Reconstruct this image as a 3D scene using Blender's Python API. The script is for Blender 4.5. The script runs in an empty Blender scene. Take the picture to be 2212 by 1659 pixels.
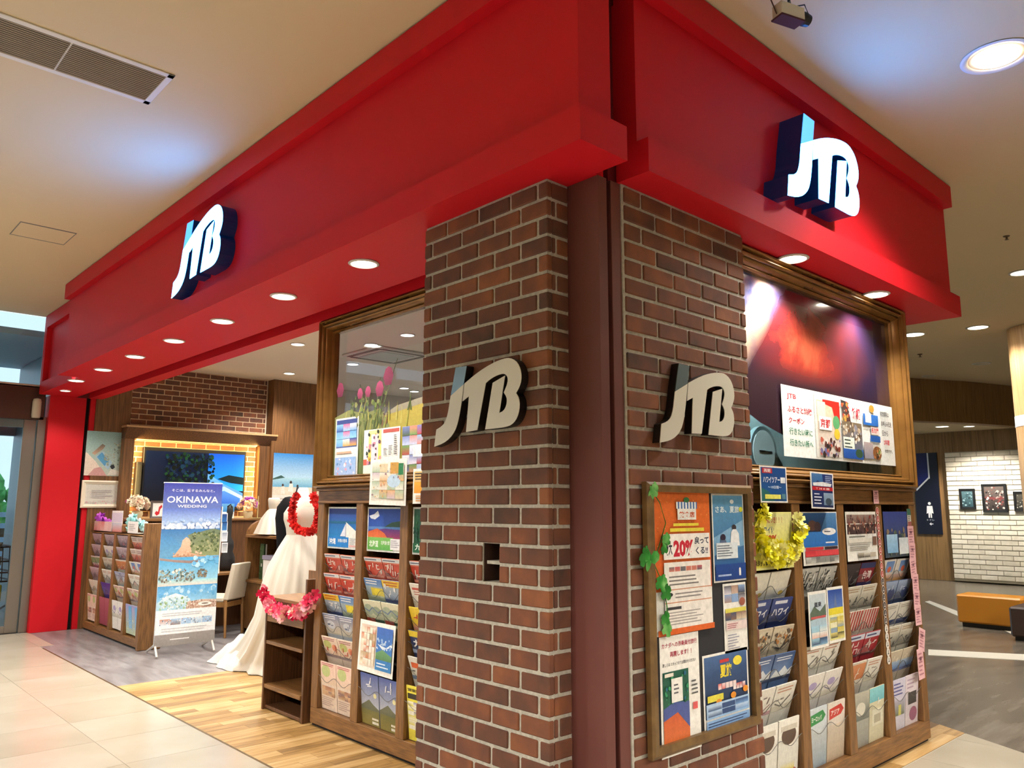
import bpy, bmesh, math, random
from mathutils import Vector, Matrix
random.seed(7)
SC = bpy.context.scene
COL = SC.collection
# ------------------------------------------------------------------ camera
YAW, PITCH, ROLL, FPX = -0.82310346, 0.15477866, 0.00271528, 1708.5
CAM = Vector((0.0, 0.0, 1.5))
_f = Vector((math.sin(YAW) * math.cos(PITCH), math.cos(YAW) * math.cos(PITCH), math.sin(PITCH)))
_r0 = Vector((math.cos(YAW), -math.sin(YAW), 0)); _u0 = _r0.cross(_f)
_r = _r0 * math.cos(ROLL) + _u0 * math.sin(ROLL); _u = -_r0 * math.sin(ROLL) + _u0 * math.cos(ROLL)
cd = bpy.data.cameras.new('camera'); cam = bpy.data.objects.new('camera', cd); COL.objects.link(cam)
cd.sensor_fit = 'HORIZONTAL'; cd.sensor_width = 36; cd.lens = FPX / 2212 * 36; cd.clip_start = 0.05; cd.clip_end = 200
M = Matrix((_r, _u, -_f)).transposed().to_4x4(); M.translation = CAM; cam.matrix_world = M
SC.camera = cam
# ------------------------------------------------------------------ world, exposure
wd = bpy.data.worlds.new('daylight'); SC.world = wd; wd.use_nodes = True
wd.node_tree.nodes['Background'].inputs[0].default_value = (0.72, 0.90, 1.0, 1)
wd.node_tree.nodes['Background'].inputs[1].default_value = 1.25
vs = SC.view_settings
vs.view_transform = 'Standard'; vs.look = 'None'; vs.exposure = 0.22; vs.gamma = 1.0; vs.use_curve_mapping = False
P_SOFFIT, P_MALL, P_SHOP, P_SIGN = 66.0, 155.0, 150.0, 24.0     # lamp powers
WARM, NEUT = (1.0, 0.85, 0.66), (1.0, 0.925, 0.825)
cy_ = SC.cycles; cy_.use_light_tree = False
cy_.max_bounces = 5; cy_.diffuse_bounces = 3; cy_.glossy_bounces = 2; cy_.transmission_bounces = 2; cy_.transparent_max_bounces = 8; cy_.use_adaptive_sampling = True; cy_.adaptive_threshold = 0.03; cy_.caustics_reflective = False; cy_.caustics_refractive = False; cy_.sample_clamp_indirect = 6.0

# ------------------------------------------------------------------ measuring: a point of the place on a wall, front or floor plane
def ray(px, py): return _r * ((px - 1106) / FPX) - _u * ((py - 829.5) / FPX) + _f
def onp(px, py, ax, val):
    d = ray(px, py); return CAM + d * ((val - CAM[ax]) / d[ax])
def PA(px, py, y): return onp(px, py, 1, y)
def PB(px, py, x): return onp(px, py, 0, x)
def PG(px, py, z=0.0): return onp(px, py, 2, z)

# ------------------------------------------------------------------ colour and materials
def lin(c):
    if isinstance(c, str):
        if len(c) == 3: c = ''.join(k * 2 for k in c)
        c = [int(c[i:i + 2], 16) / 255 for i in (0, 2, 4)]
        c = [v / 12.92 if v <= 0.04045 else ((v + 0.055) / 1.055) ** 2.4 for v in c]
    return tuple(c[:3]) + (1.0,)
MATS = {}
def mat(name, col=None, rough=0.5, metal=0.0, emit=None, estr=0.0, spec=None, coat=0.0):
    if name in MATS: return MATS[name]
    m = bpy.data.materials.new(name); m.use_nodes = True; MATS[name] = m
    b = m.node_tree.nodes['Principled BSDF']
    if col is not None: b.inputs['Base Color'].default_value = lin(col)
    b.inputs['Roughness'].default_value = rough; b.inputs['Metallic'].default_value = metal
    if spec is not None: b.inputs['Specular IOR Level'].default_value = spec
    if coat: b.inputs['Coat Weight'].default_value = coat; b.inputs['Coat Roughness'].default_value = 0.05
    if emit is not None:
        b.inputs['Emission Color'].default_value = lin(emit); b.inputs['Emission Strength'].default_value = estr
    return m
def _n(m, t, **kw):
    n = m.node_tree.nodes.new(t)
    for k, v in kw.items(): setattr(n, k, v)
    return n
def ramp_mat(name, cols, scale=(1, 1, 1), nscale=4.0, detail=4.0, rough=0.5, rnd=0.0, bump=0.0, metal=0.0, coat=0.0, spec=None, lo=0.3, hi=0.7, distort=0.0):
    """noise-driven colour ramp; rnd mixes in a different tone for every object"""
    if name in MATS: return MATS[name]
    m = mat(name, cols[0], rough, metal, coat=coat, spec=spec); L = m.node_tree.links.new; b = m.node_tree.nodes['Principled BSDF']
    tc = _n(m, 'ShaderNodeTexCoord'); mp = _n(m, 'ShaderNodeMapping'); mp.inputs['Scale'].default_value = scale
    nz = _n(m, 'ShaderNodeTexNoise'); nz.inputs['Scale'].default_value = nscale; nz.inputs['Detail'].default_value = detail; nz.inputs['Distortion'].default_value = distort
    rp = _n(m, 'ShaderNodeValToRGB'); rp.color_ramp.elements[0].color = lin(cols[0]); rp.color_ramp.elements[1].color = lin(cols[-1])
    rp.color_ramp.elements[0].position = lo; rp.color_ramp.elements[1].position = hi
    for i, c in enumerate(cols[1:-1]):
        e = rp.color_ramp.elements.new(lo + (hi - lo) * (i + 1) / (len(cols) - 1)); e.color = lin(c)
    L(tc.outputs['Object'], mp.inputs['Vector'])
    if rnd:
        oi = _n(m, 'ShaderNodeObjectInfo'); ad = _n(m, 'ShaderNodeVectorMath', operation='ADD'); sc = _n(m, 'ShaderNodeMath', operation='MULTIPLY'); sc.inputs[1].default_value = 37.0
        L(oi.outputs['Random'], sc.inputs[0]); L(mp.outputs['Vector'], ad.inputs[0]); L(sc.outputs[0], ad.inputs[1]); L(ad.outputs[0], nz.inputs['Vector'])
        mm = _n(m, 'ShaderNodeMath', operation='MULTIPLY_ADD'); mm.inputs[1].default_value = rnd; sb = _n(m, 'ShaderNodeMath', operation='ADD')
        mm.inputs[2].default_value = -rnd / 2; L(oi.outputs['Random'], mm.inputs[0]); L(nz.outputs['Fac'], sb.inputs[0]); L(mm.outputs[0], sb.inputs[1]); L(sb.outputs[0], rp.inputs['Fac'])
    else:
        L(mp.outputs['Vector'], nz.inputs['Vector']); L(nz.outputs['Fac'], rp.inputs['Fac'])
    L(rp.outputs['Color'], b.inputs['Base Color'])
    if bump:
        bp = _n(m, 'ShaderNodeBump'); bp.inputs['Strength'].default_value = bump; bp.inputs['Distance'].default_value = 0.01
        L(nz.outputs['Fac'], bp.inputs['Height']); L(bp.outputs['Normal'], b.inputs['Normal'])
    return m
def attr_mat(name, rough=0.45, coat=0.0, emis=0.0):
    m = mat(name, 'fff', rough, coat=coat); a = _n(m, 'ShaderNodeAttribute', attribute_name='Col'); b = m.node_tree.nodes['Principled BSDF']
    L = m.node_tree.links.new; tc = _n(m, 'ShaderNodeTexCoord'); nz = _n(m, 'ShaderNodeTexNoise'); nz.inputs['Scale'].default_value = 45.0; nz.inputs['Detail'].default_value = 5.0; nz.inputs['Roughness'].default_value = .65
    mr = _n(m, 'ShaderNodeMapRange'); mr.inputs['From Min'].default_value = .3; mr.inputs['From Max'].default_value = .7; mr.inputs['To Min'].default_value = .84; mr.inputs['To Max'].default_value = 1.1; mx = _n(m, 'ShaderNodeVectorMath', operation='MULTIPLY')
    L(tc.outputs['Object'], nz.inputs['Vector']); L(nz.outputs['Fac'], mr.inputs['Value']); L(a.outputs['Color'], mx.inputs[0]); L(mr.outputs['Result'], mx.inputs[1]); L(mx.outputs[0], b.inputs['Base Color'])      # paper tone and halftone mottling of the print
    if emis:
        m.node_tree.links.new(a.outputs['Color'], b.inputs['Emission Color']); b.inputs['Emission Strength'].default_value = emis
    return m
def glass_mat(name, tint, refl=0.08, rough=0.02):
    m = bpy.data.materials.new(name); m.use_nodes = True; MATS[name] = m; nt = m.node_tree; nt.nodes.remove(nt.nodes['Principled BSDF'])
    t = _n(m, 'ShaderNodeBsdfTransparent'); t.inputs[0].default_value = lin(tint); g = _n(m, 'ShaderNodeBsdfGlossy'); g.inputs['Roughness'].default_value = rough
    mx = _n(m, 'ShaderNodeMixShader'); lw = _n(m, 'ShaderNodeLayerWeight'); lw.inputs[0].default_value = .5; pw = _n(m, 'ShaderNodeMath', operation='POWER'); pw.inputs[1].default_value = 4.0; ad = _n(m, 'ShaderNodeMath', operation='MULTIPLY_ADD'); ad.inputs[1].default_value = .8; ad.inputs[2].default_value = refl
    L = nt.links.new; L(lw.outputs['Facing'], pw.inputs[0]); L(pw.outputs[0], ad.inputs[0]); L(ad.outputs[0], mx.inputs[0]); L(t.outputs[0], mx.inputs[1]); L(g.outputs[0], mx.inputs[2]); L(mx.outputs[0], nt.nodes['Material Output'].inputs[0])
    return m

WOOD = ramp_mat('brown_wood', ['573b20', '7c5730', '93693b'], (1.2, 14, 14), 6, 3, 0.42, lo=0.25, hi=0.75)      # grain along x
WOODV = ramp_mat('brown_wood_vertical', ['573b20', '7c5730', '93693b'], (14, 14, 1.2), 6, 3, 0.42, lo=0.25, hi=0.75)
WOODD = ramp_mat('dark_wood_vertical', ['3e2818', '5b3b22', '6e4a2c'], (16, 16, 0.9), 5, 3, 0.45, lo=0.25, hi=0.75)
PANELW = ramp_mat('panel_wood', ['4b3019', '6e4b2b', '8a6038'], (10, 10, 0.5), 5, 3, 0.5, lo=0.25, hi=0.75)
MALLW = ramp_mat('oak_panel', ['6e5432', '8c6c42', '9b7a4e'], (7, 7, 0.35), 5, 3, 0.5, lo=0.25, hi=0.75)
PALEW = ramp_mat('pale_oak', ['a98459', 'c39c6c', 'd3b184'], (7, 7, 0.35), 5, 3, 0.5, lo=0.25, hi=0.75)
BRICK = ramp_mat('red_brick', ['4a352c', '653f30', '774832', '8c5535'], (1, 1, 1), 9, 5, 0.8, rnd=0.45, bump=0.25, lo=0.15, hi=0.85)
BRICKY = BRICK
BRICKW = ramp_mat('white_brick', ['d2cab6', 'e4dcc9', 'eee7d6'], (1, 1, 1), 9, 4, 0.8, rnd=0.5, bump=0.2, lo=0.2, hi=0.8)
MORTAR = ramp_mat('mortar', ['a8a499', 'c6c2b6'], (1, 1, 1), 60, 4, 0.95, bump=0.4)
MORTARW = mat('white_mortar', 'a99f88', 0.95)
RED = mat('red_paint', 'c81422', 0.55, spec=.25)
REDD = mat('recess_dark_red', '6a1218', 0.5)  # deeper red, used only inside slots and gaps
BROWNM = ramp_mat('maroon_steel', ['663833', '6e3e38'], (1, 1, 1), 2, 2, 0.55)
BLACK = mat('black', '0b0b0c', 0.5)
SLOT = mat('slot_black', '050506', 0.9)
CEIL = mat('ceiling_paint', 'dccaa6', 0.85)
CEILIN = mat('shop_ceiling', 'e6dcc8', 0.85)
CREAM = mat('cream_wall', 'd8ccb6', 0.8)
GOLD = ramp_mat('bronze_frame', ['805a2c', '946a34'], (3, 3, 3), 3, 2, 0.26, metal=0.5)
WHITE = mat('white_plastic', 'eceae4', 0.4)
STEEL = mat('stainless', '9a948c', 0.32, 0.9)
ALU = mat('aluminium', 'cfcac2', 0.4, 0.6)
CLOTH = mat('white_satin', 'cdc5b8', 0.6)
TULLE = mat('white_tulle', 'c8c3b9', 0.85)
LEAF = ramp_mat('leaf_green', ['17551c', '2f8a30', '86c474'], (1, 1, 1), 14, 2, 0.4, rnd=0.3)
PRINT = attr_mat('print', 0.42)
GPRINT = attr_mat('gloss_print', 0.25, 0.6)
SCREEN = attr_mat('screen', 0.3, 0.0, 0.9)
GLASS = glass_mat('glass', 'eef4f8', 0.05)
ACRYL = glass_mat('acrylic', 'fbfcfc', 0.03)
EDGE = mat('acrylic_edge', '4a4a48', 0.3)

# ------------------------------------------------------------------ mesh helpers
class MB:
    def __init__(s): s.v = []; s.f = []
    def add(s, vs, fs):
        o = len(s.v); s.v += [tuple(p) for p in vs]; s.f += [tuple(i + o for i in q) for q in fs]; return s
    def box(s, x0, x1, y0, y1, z0, z1):
        return s.add([(x0, y0, z0), (x1, y0, z0), (x1, y1, z0), (x0, y1, z0), (x0, y0, z1), (x1, y0, z1), (x1, y1, z1), (x0, y1, z1)],
                     [(3, 2, 1, 0), (4, 5, 6, 7), (0, 1, 5, 4), (1, 2, 6, 5), (2, 3, 7, 6), (3, 0, 4, 7)])
    def prism(s, poly, ax, a, b):
        def P(p, t): return {0: (t, p[0], p[1]), 1: (p[0], t, p[1]), 2: (p[0], p[1], t)}[ax]
        n = len(poly); vs = [P(p, a) for p in poly] + [P(p, b) for p in poly]
        return s.add(vs, [tuple(range(n - 1, -1, -1)), tuple(range(n, 2 * n))] + [(i, (i + 1) % n, n + (i + 1) % n, n + i) for i in range(n)])
    def tube(s, pts, r, n=8, cap=True):
        pts = [Vector(p) for p in pts]; rs = r if isinstance(r, (list, tuple)) else [r] * len(pts); rings = []
        for i, p in enumerate(pts):
            d = (pts[min(i + 1, len(pts) - 1)] - pts[max(i - 1, 0)]).normalized()
            a = d.cross(Vector((0, 0, 1))); a = a.normalized() if a.length > 1e-3 else Vector((1, 0, 0)); b = d.cross(a)
            rings.append([p + (a * math.cos(2 * math.pi * k / n) + b * math.sin(2 * math.pi * k / n)) * rs[i] for k in range(n)])
        fs = [(i * n + k, i * n + (k + 1) % n, (i + 1) * n + (k + 1) % n, (i + 1) * n + k) for i in range(len(pts) - 1) for k in range(n)]
        if cap: fs += [tuple(range(n - 1, -1, -1)), tuple(range((len(pts) - 1) * n, len(pts) * n))]
        return s.add([v for r_ in rings for v in r_], fs)
    def lathe(s, prof, n=24, c=(0, 0, 0), sx=1.0, sy=1.0):
        vs = [(c[0] + r * sx * math.cos(2 * math.pi * k / n), c[1] + r * sy * math.sin(2 * math.pi * k / n), c[2] + z) for r, z in prof for k in range(n)]
        fs = [(i * n + k, i * n + (k + 1) % n, (i + 1) * n + (k + 1) % n, (i + 1) * n + k) for i in range(len(prof) - 1) for k in range(n)]
        return s.add(vs, fs)
    def ball(s, c, rx, ry=None, rz=None, n=12, m=7):
        ry = ry or rx; rz = rz or rx
        return s.lathe([(max(math.sin(math.pi * i / m), 1e-3), -math.cos(math.pi * i / m) * rz) for i in range(m + 1)], n, c, rx, ry)
    def mesh(s, name, m=None, smooth=False, bevel=0.0):
        me = bpy.data.meshes.new(name); me.from_pydata(s.v, [], s.f)
        bm = bmesh.new(); bm.from_mesh(me); bmesh.ops.recalc_face_normals(bm, faces=bm.faces)
        if bevel: bmesh.ops.bevel(bm, geom=bm.edges[:], offset=bevel, segments=1, affect='EDGES', clamp_overlap=True)
        bm.to_mesh(me); bm.free()
        if m: me.materials.append(m)
        if smooth: me.polygons.foreach_set('use_smooth', [True] * len(me.polygons))
        return me
    def build(s, name, m, parent=None, smooth=False, bevel=0.0, local=False, loc=None, rz=0.0, label=None, kind=None):
        return link(name, s.mesh(name, m, smooth, bevel), parent, local, loc, rz, label, kind)
def link(name, me, parent=None, local=False, loc=None, rz=0.0, label=None, kind=None, rot=None):
    """world-coordinate meshes under a parent are shifted back by the parent's place; local ones are not"""
    o = bpy.data.objects.new(name, me); COL.objects.link(o)
    if parent is not None:
        o.parent = parent
        if not local: o.location = -world_loc(parent)
    if loc is not None: o.location = Vector(loc) - (world_loc(parent) if parent is not None and not local else Vector((0, 0, 0)))
    if rot is not None: o.rotation_euler = rot
    elif rz: o.rotation_euler = (0, 0, rz)
    if label: o['label'] = label
    if kind: o['kind'] = kind
    return o
def world_loc(o):
    v = Vector(o.location)
    while o.parent is not None: o = o.parent; v = v + Vector(o.location)
    return v
def tag(o, label, cat, group=None, kind=None):
    if label: o['label'] = label
    if cat: o['category'] = cat
    if group: o['group'] = group
    if kind: o['kind'] = kind
    return o
def thing(name, label, cat, loc=(0, 0, 0), rz=0.0, group=None, kind=None):
    o = bpy.data.objects.new(name, None); COL.objects.link(o); o.location = loc; o.rotation_euler = (0, 0, rz); o.empty_display_size = 0.1
    return tag(o, label, cat, group, kind)
def struct(name, loc=(0, 0, 0), label=None):
    o = bpy.data.objects.new(name, None); COL.objects.link(o); o.location = loc; o['kind'] = 'structure'
    if label: o['label'] = label
    return o
def lamp(name, kind, loc, power, color, parent=None, size=0.05, spot=2.4, blend=0.6, rot=(0, 0, 0), sy=None):
    ld = bpy.data.lights.new(name, kind); ld.energy = power; ld.color = color
    if kind == 'SPOT': ld.spot_size = spot; ld.spot_blend = blend; ld.shadow_soft_size = size
    elif kind == 'AREA':
        ld.size = size
        if sy: ld.shape = 'RECTANGLE'; ld.size_y = sy
    else: ld.shadow_soft_size = size
    o = bpy.data.objects.new(name, ld); COL.objects.link(o); o.rotation_euler = rot
    if parent is not None: o.parent = parent; o.location = Vector(loc) - world_loc(parent)
    else: o.location = loc
    return o

# ------------------------------------------------------------------ flat print: one mesh of coloured shapes on a sheet (u right, v up, front towards -y)
TXT = {}
def text_mesh(s, bold):
    k = (s, bold)
    if k not in TXT:
        c = bpy.data.curves.new('lettering', 'FONT'); c.body = s; c.resolution_u = 2; c.offset = bold
        o = bpy.data.objects.new('lettering', c); me = o.to_mesh()
        vs = [(v.co.x, v.co.y) for v in me.vertices]; fs = [tuple(p.vertices) for p in me.polygons]; o.to_mesh_clear()
        bpy.data.objects.remove(o); bpy.data.curves.remove(c)
        x0 = min(v[0] for v in vs); x1 = max(v[0] for v in vs); y0 = min(v[1] for v in vs); y1 = max(v[1] for v in vs)
        TXT[k] = ([((a - x0) / (x1 - x0), (b - y0) / (y1 - y0)) for a, b in vs], fs, (x1 - x0) / (y1 - y0))
    return TXT[k]
class Sheet:
    def __init__(s, w, h, base='f2f0ea', th=0.0015, bend=None):
        s.w, s.h, s.v, s.f, s.c, s.k, s.bend = w, h, [], [], [], 0, bend
        if base is not None:
            b = lin(base); y1 = th
            n = 8 if bend else 1
            for i in range(n):
                u0, u1 = w * i / n, w * (i + 1) / n; o = len(s.v)
                s.v += [(u0, 0, 0), (u1, 0, 0), (u1, 0, h), (u0, 0, h), (u0, y1, 0), (u1, y1, 0), (u1, y1, h), (u0, y1, h)]; s.c += [b] * 8
                s.f += [tuple(q + o for q in g) for g in ((0, 1, 2, 3), (5, 4, 7, 6), (1, 5, 6, 2), (4, 0, 3, 7), (3, 2, 6, 7), (4, 5, 1, 0))]
    def poly(s, pts, col, col2=None):
        s.k += 1; y = -0.0004 * min(s.k, 12) - 0.00002 * s.k; o = len(s.v); a = lin(col); b = lin(col2) if col2 else a; vs = [p[1] for p in pts]; lo, hi = min(vs), max(vs)
        for u, v in pts:
            t = (v - lo) / (hi - lo) if hi > lo else 0; s.v.append((u * s.w, y, v * s.h)); s.c.append(tuple(a[i] * (1 - t) + b[i] * t for i in range(4)))
        s.f.append(tuple(range(o, o + len(pts))))
        if s.bend and len(pts) == 4: s._split()
    def _split(s):
        f = s.f.pop(); p = [s.v[i] for i in f]; c = [s.c[i] for i in f]; n = max(1, int(abs(p[1][0] - p[0][0]) / s.w * 8)); L = lambda A, B, t: tuple(A[i] * (1 - t) + B[i] * t for i in range(len(A)))
        for i in range(n):
            o = len(s.v); t0, t1 = i / n, (i + 1) / n
            s.v += [L(p[0], p[1], t0), L(p[0], p[1], t1), L(p[3], p[2], t1), L(p[3], p[2], t0)]; s.c += [L(c[0], c[1], t0), L(c[0], c[1], t1), L(c[3], c[2], t1), L(c[3], c[2], t0)]; s.f.append((o, o + 1, o + 2, o + 3))
    def draw(s, ops):
        for q in ops:
            k = q[0]
            if k == 'r': s.poly([(q[1], q[2]), (q[3], q[2]), (q[3], q[4]), (q[1], q[4])], q[5], q[6] if len(q) > 6 else None)
            elif k == 'p': s.poly(q[1], q[2], q[3] if len(q) > 3 else None)
            elif k == 'e': s.poly([(q[1] + q[3] * math.cos(a * math.pi / 10), q[2] + q[4] * math.sin(a * math.pi / 10)) for a in range(20)], q[5], q[6] if len(q) > 6 else None)
            elif k == 't': s.text(*q[1:])
            elif k == 'l':                                             # rows of print too small to read
                u0, v0, u1, v1, n, c = q[1:7]; rr = random.Random(n * 7 + int(u0 * 100)); hh = (v1 - v0) / n
                for i in range(n):
                    e = u0 + (u1 - u0) * rr.uniform(0.6, 1.0); s.poly([(u0, v0 + hh * (i + .3)), (e, v0 + hh * (i + .3)), (e, v0 + hh * (i + .7)), (u0, v0 + hh * (i + .7))], c)
            elif k == 'x':                                             # a collage of small photos
                seed, u0, v0, u1, v1, nu, nv, cols = q[1:9]; rr = random.Random(seed)
                for i in range(nu):
                    for j in range(nv):
                        a, b = u0 + (u1 - u0) * i / nu, v0 + (v1 - v0) * j / nv; s.poly([(a + .004, b + .004), (a + (u1 - u0) / nu - .004, b + .004), (a + (u1 - u0) / nu - .004, b + (v1 - v0) / nv - .004), (a + .004, b + (v1 - v0) / nv - .004)], rr.choice(cols), rr.choice(cols))
            elif k == 'b':                                             # scattered blobs: texture of a photo
                seed, u0, v0, u1, v1, n, r, cols = q[1:9]; rr = random.Random(seed)
                for i in range(n * 3):
                    cu, cv, rad = rr.uniform(u0, u1), rr.uniform(v0, v1), r * .55 * rr.uniform(.4, 1.4); m_ = 6
                    s.poly([(min(max(cu + rad * rr.uniform(.7, 1.2) * math.cos(a * 2 * math.pi / m_), 0), 1), min(max(cv + rad * s.w / s.h * rr.uniform(.7, 1.2) * math.sin(a * 2 * math.pi / m_), 0), 1)) for a in range(m_)], rr.choice(cols))
        return s
    def text(s, st, u, v, w, h, col, bold=0.02):
        vs, fs, asp = text_mesh(st, bold); s.k += 1; y = -0.0004 * min(s.k, 12) - 0.00002 * s.k; o = len(s.v); c = lin(col)
        if not w: w = h * s.h * asp / s.w
        s.v += [((u + a * w) * s.w, y, (v + b * h) * s.h) for a, b in vs]; s.c += [c] * len(vs); s.f += [tuple(i + o for i in q) for q in fs]
    def mesh(s, name, m=None):
        me = bpy.data.meshes.new(name)
        if s.bend: s.v = [(x, y + s.bend(x / s.w, z / s.h), z) for x, y, z in s.v]
        me.from_pydata(s.v, [], s.f); at = me.color_attributes.new('Col', 'FLOAT_COLOR', 'POINT'); at.data.foreach_set('color', [k for c in s.c for k in c]); me.materials.append(m or PRINT); return me
def put_A(name, sh, x, y, z, parent=None, m=None, tilt=0.0, roll=0.0):
    return link(name, sh.mesh(name, m), parent, loc=(x, y, z), rot=(tilt, roll, 0))
def put_B(name, sh, x, y, z, parent=None, m=None, tilt=0.0, roll=0.0):
    o = link(name, sh.mesh(name, m), parent, loc=(x, y, z)); o.rotation_mode = 'XYZ'
    o.rotation_euler = (Matrix.Rotation(math.pi / 2, 3, 'Z') @ Matrix.Rotation(roll, 3, 'Y') @ Matrix.Rotation(tilt, 3, 'X')).to_euler(); return o
def poster_A(name, tl, br, y, ops, label, cat='poster', base='f2f0ea', m=None, roll=0.0, bend=None, parent=None, group=None, tilt=0.0):
    a, b = PA(tl[0], tl[1], y), PA(br[0], br[1], y); sh = Sheet(b.x - a.x, a.z - b.z, base, bend=bend).draw(ops)
    return tag(put_A(name, sh, a.x, y, b.z, parent, m, tilt, roll), label, cat if parent is None else None, group)
def poster_B(name, tl, br, x, ops, label, cat='poster', base='f2f0ea', m=None, roll=0.0, bend=None, parent=None, group=None, tilt=0.0):
    a, b = PB(tl[0], tl[1], x), PB(br[0], br[1], x); sh = Sheet(b.y - a.y, a.z - b.z, base, bend=bend).draw(ops)
    return tag(put_B(name, sh, x, a.y, b.z, parent, m, tilt, roll), label, cat if parent is None else None, group)
# ================================================================== SETTING
SOF, CZ, SIN = 2.87, 3.87, 3.37          # soffit, mall ceiling, shop ceiling heights
XF, YF = -1.877, 2.087                   # front planes of the red fascia
YA, XB = 2.256, -2.04                    # front planes of the two brick piers
RA, RB = 2.918, -2.138                   # front planes of the two brochure walls
XW = -11.1                               # back wall of the shop
# ---- floors
GREYF = ramp_mat('grey_plank_vinyl', ['5d564d', '6f675c', '80786c'], (3.5, 0.6, 1), 3, 5, 0.22, lo=0.3, hi=0.7)
CARPET = ramp_mat('grey_mottled_vinyl', ['6e6a6c', '827e80', '929092'], (1.0, 5.0, 1), 2.2, 4, 0.3, lo=0.3, hi=0.7, distort=0.6)
TILE = ramp_mat('cream_stone', ['a8a08e', 'b2aa99', 'bab4a6'], (1, 1, 1), 1.6, 5, 0.2, rnd=0.25, lo=0.25, hi=0.8)
JOINT = mat('tile_joint', 'a79e8b', 0.7)
PLANK = ramp_mat('plank_oak', ['806238', 'a37f49', 'ba9762', 'c9ad7c'], (11, 0.9, 1), 3.2, 4, 0.42, rnd=0.5, lo=0.15, hi=0.85)
fg = struct('floor', label='grey floor of the corridor beyond the shop')
MB().box(-40, 40, -40, 40, -0.06, -0.006).build('ground', GREYF, fg)
for pts in (((2005, 1402), (2225, 1413), (2225, 1426), (2005, 1414)), ((2008, 1297), (2070, 1320), (2070, 1330), (1998, 1299)), ((2160, 1352), (2184, 1362), (2184, 1368), (2152, 1352))):
    MB().prism([(PG(*p).x, PG(*p).y) for p in pts], 2, -0.0055, -0.0035).build('white_line', mat('white_line', 'e9e6da', 0.3), fg)
fc = struct('floor', label='grey mottled floor inside the shop')
MB().prism([(XW, 2.31), (-2.3, 2.31), (-2.3, 5.7), (-4.05, 5.85), (-4.05, 9.0), (XW, 9.0)], 2, -0.005, -0.002).build('vinyl', CARPET, fc)
ft = struct('floor', label='cream stone tiles of the mall walkway')
MB().prism([(-11.2, -14), (14, -14), (14, -2.4), (-2.06, 6.095), (-2.05, 2.30), (-9.85, 2.30), (-10.0, 2.44), (-11.2, 2.44)], 2, -0.0055, -0.003).build('bedding', JOINT, ft)
def clip(poly, a, b):                    # keep what lies left of the line a -> b
    out = []
    for i, p in enumerate(poly):
        q = poly[(i + 1) % len(poly)]; sp = (b[0] - a[0]) * (p[1] - a[1]) - (b[1] - a[1]) * (p[0] - a[0]); sq = (b[0] - a[0]) * (q[1] - a[1]) - (b[1] - a[1]) * (q[0] - a[0])
        if sp >= 0: out.append(p)
        if sp * sq < 0: t = sp / (sp - sq); out.append((p[0] + (q[0] - p[0]) * t, p[1] + (q[1] - p[1]) * t))
    return out
def tile(x0, x1, y0, y1):
    p = [(x0, y0), (x1, y0), (x1, y1), (x0, y1)]
    p = clip(p, (14, -2.4), (-2.06, 6.095))
    if len(p) < 3: return
    cx, cy = (x0 + x1) / 2, (y0 + y1) / 2
    MB().prism([(a - cx, b - cy) for a, b in p], 2, -0.002, 0.0).build('tile', TILE, ft, loc=(cx, cy, 0), local=True)
for i in range(20):
    for j in range(5):
        x0 = -11.18 + 0.6 * i; y1 = 2.297 - 0.6 * j
        tile(x0 + .0015, x0 + .5985, y1 - .597, y1)
for i in range(2): tile(-11.18 + .6 * i + .002, -11.18 + .6 * i + .598, 2.30, 2.44)
for i in range(4):
    for j in range(7): tile(-2.047 + .6 * i, -2.05 + .6 * (i + 1), 2.30 + .6 * j, 2.897 + .6 * j)
MB().box(-11.2, 14, -14, -0.72, -0.003, -0.0002).build('far_walkway', TILE, ft)
fw = struct('floor', label='light oak plank floor at the shop entrance')
MB().prism([(-7.38, 2.31), (-2.06, 2.31), (-2.06, 6.09), (-3.2, 6.72), (-3.2, 4.7), (-7.38, 4.7)], 2, -0.0045, -0.0019).build('underlay', mat('joint_brown', '6b4f2c', 0.6), fw)
pk = {}
rr = random.Random(3)
for i in range(54):
    x0 = -7.38 + i * 0.0986
    ys = 2.312; ye = 4.7 if x0 < -5.1 else (3.0 if x0 < -2.3 else 6.35)
    y = ys - rr.uniform(0, 0.85)
    while y < ye:
        a, b = max(y, ys), min(y + 0.9, ye); y += 0.9
        if b - a < 0.05: continue
        p = [(x0 + .0008, a + .0008), (x0 + .0978, a + .0008), (x0 + .0978, b - .0008), (x0 + .0008, b - .0008)]
        p = clip(p, (14, -2.4), (-2.06, 6.095)) if x0 > -2.4 else p
        cx, cy = x0 + .05, (a + b) / 2
        MB().prism([(u - cx, v - cy) for u, v in p], 2, -0.002, 0.0005).build('plank', PLANK, fw, loc=(cx, cy, 0), local=True)
MB().box(-9.85, -2.055, 2.297, 2.312, -0.003, 0.0012).build('threshold_strip', mat('brass_strip', '6d5a3c', 0.4, 0.6), fw)
# ---- ceilings
ce = struct('ceiling', label='beige mall ceiling')
MB().box(-11.2, 40, -40, 40, CZ, CZ + 0.1).build('slab', CEIL, ce)
ci = struct('ceiling', label='pale ceiling inside the shop')
MB().prism([(XW - .1, 3.02), (-2.30, 3.02), (-2.30, 5.75), (-4.0, 5.9), (-4.0, 9.0), (XW - .1, 9.0)], 2, SIN, SIN + .06).build('slab', CEILIN, ci)
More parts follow.
